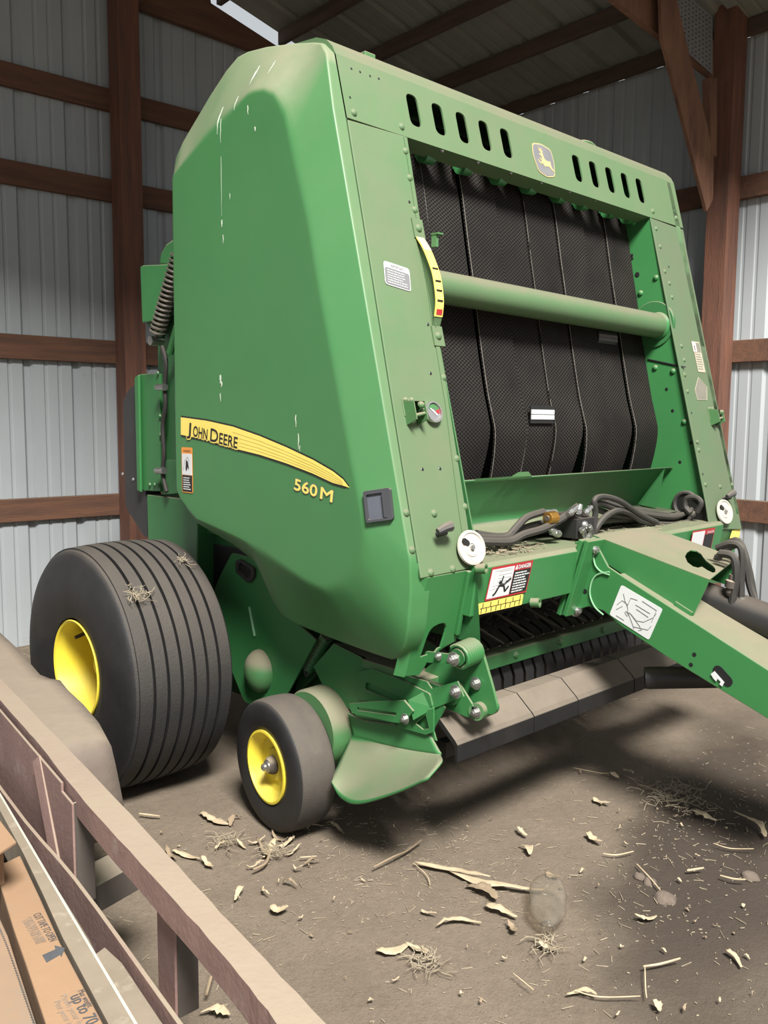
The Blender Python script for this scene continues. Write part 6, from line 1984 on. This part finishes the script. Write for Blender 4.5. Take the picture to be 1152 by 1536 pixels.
STALKS = [
    ([(-1.071, -0.367), (-0.982, -0.368), (-0.912, -0.36), (-0.825, -0.345)], 0.006, 'husk_brown', 'thin brown stalk in the shade beside the skid plate'),
    ([(-0.949, -0.428), (-0.972, -0.51), (-1.007, -0.558)], 0.003, 'stalk', 'fine straw crossing the tip of the husk bundle'),
    ([(-0.895, -1.23), (-0.849, -1.253), (-0.796, -1.283)], 0.005, 'stalk', 'straight pale stalk lying across the edge of the dark patch'),
    ([(-0.892, -1.233), (-0.965, -1.277), (-0.998, -1.299)], 0.003, 'stalk', 'fine stem running down from the straight pale stalk'),
    ([(-1.113, -1.164), (-1.084, -1.219), (-1.01, -1.288)], 0.003, 'stalk', 'long thin stem trailing from the corn tassel'),
    ([(-0.441, -0.82), (-0.412, -0.853), (-0.355, -0.882)], 0.004, 'stalk', 'bent stem pair lying on the dark dirt'),
    ([(-0.422, -0.934), (-0.466, -1.006), (-0.507, -1.064)], 0.004, 'stalk', 'slanting stalk on the dark dirt below the bent stems'),
    ([(-0.341, -1.066), (-0.293, -1.099)], 0.006, 'husk', 'short bright stick on the dark dirt'),
    ([(-0.294, -1.155), (-0.286, -1.195), (-0.266, -1.224)], 0.005, 'husk', 'pale stalk among the straws at the edge of the frame'),
    ([(-0.107, -1.042), (-0.092, -1.093), (-0.042, -1.152)], 0.003, 'stalk', 'fine straw above the pale stalk'),
    ([(0.104, -0.33), (0.12, -0.401), (0.131, -0.457)], 0.003, 'stalk', 'fine straw before the wind guard'),
    ([(-1.364, -0.118), (-1.311, -0.11), (-1.261, -0.067)], 0.008, 'husk_brown', 'thick brown stalk piece below the gauge wheel'),
    ([(-1.806, -0.546), (-1.753, -0.488), (-1.711, -0.444)], 0.008, 'husk_brown', 'brown stalk standing out behind the trailer stake'),
    ([(-1.437, 0.495), (-1.389, 0.43)], 0.006, 'husk', 'pale straw strip beside the trailer rail under the large tyre'),
    ([(-1.202, -0.152), (-1.156, -0.183)], 0.004, 'husk', 'thin straw right below the gauge wheel'),
    ([(-1.17, -1.012), (-1.186, -1.089)], 0.003, 'stalk', 'slim stalk at the bottom centre'),
]
for pts, r, mat, lab in STALKS:
    tag(stalk_obj('dry_stalk', pts, r, mat), lab, 'stalk', 'dry stalks on the floor')
for i, (a_, c_) in enumerate(zip([(-1.232, 0.05), (-1.361, -0.076), (-1.204, -0.027), (-1.215, -0.187), (-1.296, 0.097), (-1.444, 0.071), (-1.492, 0.202), (-1.25, -0.178), (-1.388, -0.206), (-1.323, -0.222), (-1.06, -0.009), (-0.985, -0.029), (-1.164, 0.054), (-1.27, 0.047), (-1.218, -0.101), (-1.238, 0.205), (-1.371, 0.096), (-1.445, -0.18)],
                               [(-1.279, -0.081), (-1.307, -0.096), (-1.124, -0.023), (-1.159, -0.204), (-1.289, 0.032), (-1.44, -0.003), (-1.506, 0.117), (-1.237, -0.214), (-1.411, -0.268), (-1.313, -0.281), (-0.989, -0.019), (-0.979, -0.117), (-1.153, -0.023), (-1.21, 0.03), (-1.148, -0.091), (-1.173, 0.23), (-1.299, 0.113), (-1.5, -0.215)])):
    tag(leaf_mesh('husk_strip', a_, c_, random.Random(i).uniform(0.010, 0.024), i + 40, 'husk' if i % 3 else 'husk_brown', lift=0.02), 'narrow dry husk strip in the litter around the gauge wheel', 'leaf', 'husk strips around the gauge wheel')
# unnamed small scraps: nothing tells these apart
rng = random.Random(31)
SCR = [(-0.827, -0.104), (-0.81, -0.191), (-0.759, -0.307), (-0.617, -0.369), (-0.489, -0.387), (-0.299, -0.605), (-1.072, -0.098), (-1.139, -0.035), (-1.205, -0.208), (-1.4, -0.42), (-1.441, -0.518), (-1.278, -0.412), (-1.362, -0.569), (-1.141, -0.381), (-1.16, -0.843), (-1.126, -0.956), (-0.709, -0.835), (-0.594, -0.831), (-0.617, -0.92), (-0.211, -0.743), (-0.129, -0.748), (0.01, -0.764), (0.004, -0.834), (-0.043, -0.899), (0.111, -0.91), (0.047, -1.017), (0.178, -1.031), (-0.313, -0.819), (-0.289, -0.967), (-0.206, -1.043), (-0.213, -1.127), (-0.403, -1.064), (-0.544, -1.167), (-0.592, -1.217), (-0.558, -1.271), (-0.406, -1.28), (-0.445, -1.367), (-0.782, -1.236), (-0.642, -1.282), (-0.088, -0.596), (-0.092, -0.67), (0.015, -0.691), (0.089, -0.373), (-0.562, -0.119), (-1.229, 0.197), (-1.319, 0.144), (-1.438, 0.32), (-1.445, 0.196), (-1.356, -0.069), (-1.326, -0.209), (-1.484, -0.22), (-1.397, -0.82), (-1.279, -0.853), (-1.322, -0.962), (-1.314, -1.021), (-1.501, -0.83), (-1.498, -0.726), (-0.968, -1.103), (-0.834, -1.059), (-0.849, -1.132), (-0.555, -1.319), (-0.643, -1.405), (-0.775, -1.472), (-0.862, -1.425), (-0.947, -1.38), (-1.091, -1.28)]
for i, (x, y) in enumerate(SCR):
    a = rng.uniform(0, 6.28)
    l = rng.uniform(0.008, 0.024)
    o = leaf_mesh('husk_scrap', (x, y), (x + l * math.cos(a), y + l * math.sin(a)), rng.uniform(0.003, 0.011), i, 'husk' if i % 2 else 'husk_brown', lift=0.008)
    tag(o, 'small dry corn husk scrap lying loose on the dirt floor', 'leaf', 'small husk scraps on the floor')
# soil clods
for i, ((x, y), r) in enumerate(zip([(-0.52, -1.089), (-0.459, -0.968), (-0.466, -1.006), (-0.199, -1.209)], (0.035, 0.02, 0.022, 0.03))):
    b = MB().dome((0, 0, -0.008), (0, 0, 1), r, r * 0.6, 12, 5)
    b.v = [tuple(Vector(v) * (1 + 0.25 * noise.noise(Vector(v) * 60 + Vector((i, 0, 0))))) for v in b.v]
    o = b.build('soil_clod', M['clod'], None, smooth=True, angle=80)
    o.location = (x, y, 0.0)
    tag(o, ('largest dark soil clod on the dark dirt', 'pale soil clod behind the largest clod', 'small soil clod touching the pale clod', 'round pale soil clod among straws near the frame edge')[i], 'clod', 'soil clods')
# straw tufts: on the tyre, under the gauge wheel, below the wall
def tuft(name, label, c, r, n, seed, k=1.0, up=0.01):
    rng = random.Random(seed)
    b = MB()
    for i in range(n):
        a, q = rng.uniform(0, 6.28), rng.uniform(0, 6.28)
        p = Vector((r * rng.uniform(0, 1) * math.cos(a), r * rng.uniform(0, 1) * math.sin(a), 0.002 + rng.uniform(0, up)))
        l = rng.uniform(0.02, 0.06) * k
        b.tube([p, p + Vector((l / 2 * math.cos(q), l / 2 * math.sin(q), rng.uniform(0, up))), p + Vector((l * math.cos(q + .4), l * math.sin(q + .4), rng.uniform(0, up)))], rng.uniform(0.0006, 0.0014), 4)
    o = b.build(name, M['straw'], None)
    o.location = c
    return tag(o, label, 'straw', 'straw tufts')


tuft('straw_tuft', 'straw tuft stuck on top of the large ribbed tyre', (-1.405, 0.548, 0.812), 0.045, 40, 1, 0.9, 0.012).rotation_euler = (0.80, 0, 0)
tuft('straw_tuft', 'small straw tuft at the inner shoulder of the large tyre', (-1.15, 0.66, 0.888), 0.03, 18, 2, 0.7, 0.01).rotation_euler = (0.5, 0.05, 0)
tuft('straw_tuft', 'tangle of straw and husk bits under the gauge wheel', ([(-1.237, -0.059, 0)][0]), 0.05, 60, 3, 0.8)
tuft('straw_tuft', 'star-shaped straw tuft beside the trailer rail', ([(-1.324, 0.116, 0)][0]), 0.06, 45, 4, 1.2)
tuft('straw_tuft', 'straw heap against the foot of the back wall', (-0.75, 2.72, 0.0), 0.28, 200, 5, 2.6, 0.06)
tuft('straw_tuft', 'straw and weeds behind the dark patch', ([(0.137, -0.763, 0)][0]), 0.16, 140, 6, 1.3, 0.02)
tuft('straw_tuft', 'loose straw bits around the mouth of the bottle', ([(-0.995, -0.996, 0)][0]), 0.05, 40, 7)
tuft('straw_tuft', 'little straw tuft near the curled leaf at the bottom centre', ([(-1.301, -0.825, 0)][0]), 0.05, 50, 8)
# loose litter that nobody could count
rng = random.Random(11)
b = MB()
for i in range(2600):
    x, y = rng.uniform(-2.1, 1.2), rng.uniform(-2.2, 0.4)
    if rng.random() < 0.25:
        x, y = rng.gauss(-0.95, 0.25), rng.gauss(-0.35, 0.22)
    if rng.random() < 0.2:
        x, y = rng.gauss(-0.1, 0.5), rng.gauss(-1.0, 0.25)
    a = rng.uniform(0, 3.15)
    l = rng.choice((rng.uniform(0.003, 0.008), rng.uniform(0.003, 0.008), rng.uniform(0.004, 0.012), rng.uniform(0.01, 0.04)))
    wv_ = min(l * 0.5, rng.uniform(0.0008, 0.0022))
    z0 = 0.012 * noise.noise((x * 1.3, y * 1.3, 0)) + 0.009 * noise.noise((x * 5, y * 5, 3)) + 0.005 * noise.noise((x * 13, y * 13, 7)) - 0.012
    m = Matrix.Rotation(a, 3, 'Z')
    b.box((x, y, z0 + 0.003), (l, wv_, 0.002), m)
lit = b.build('straw_litter', M['straw'], None)
lit['kind'] = 'stuff'
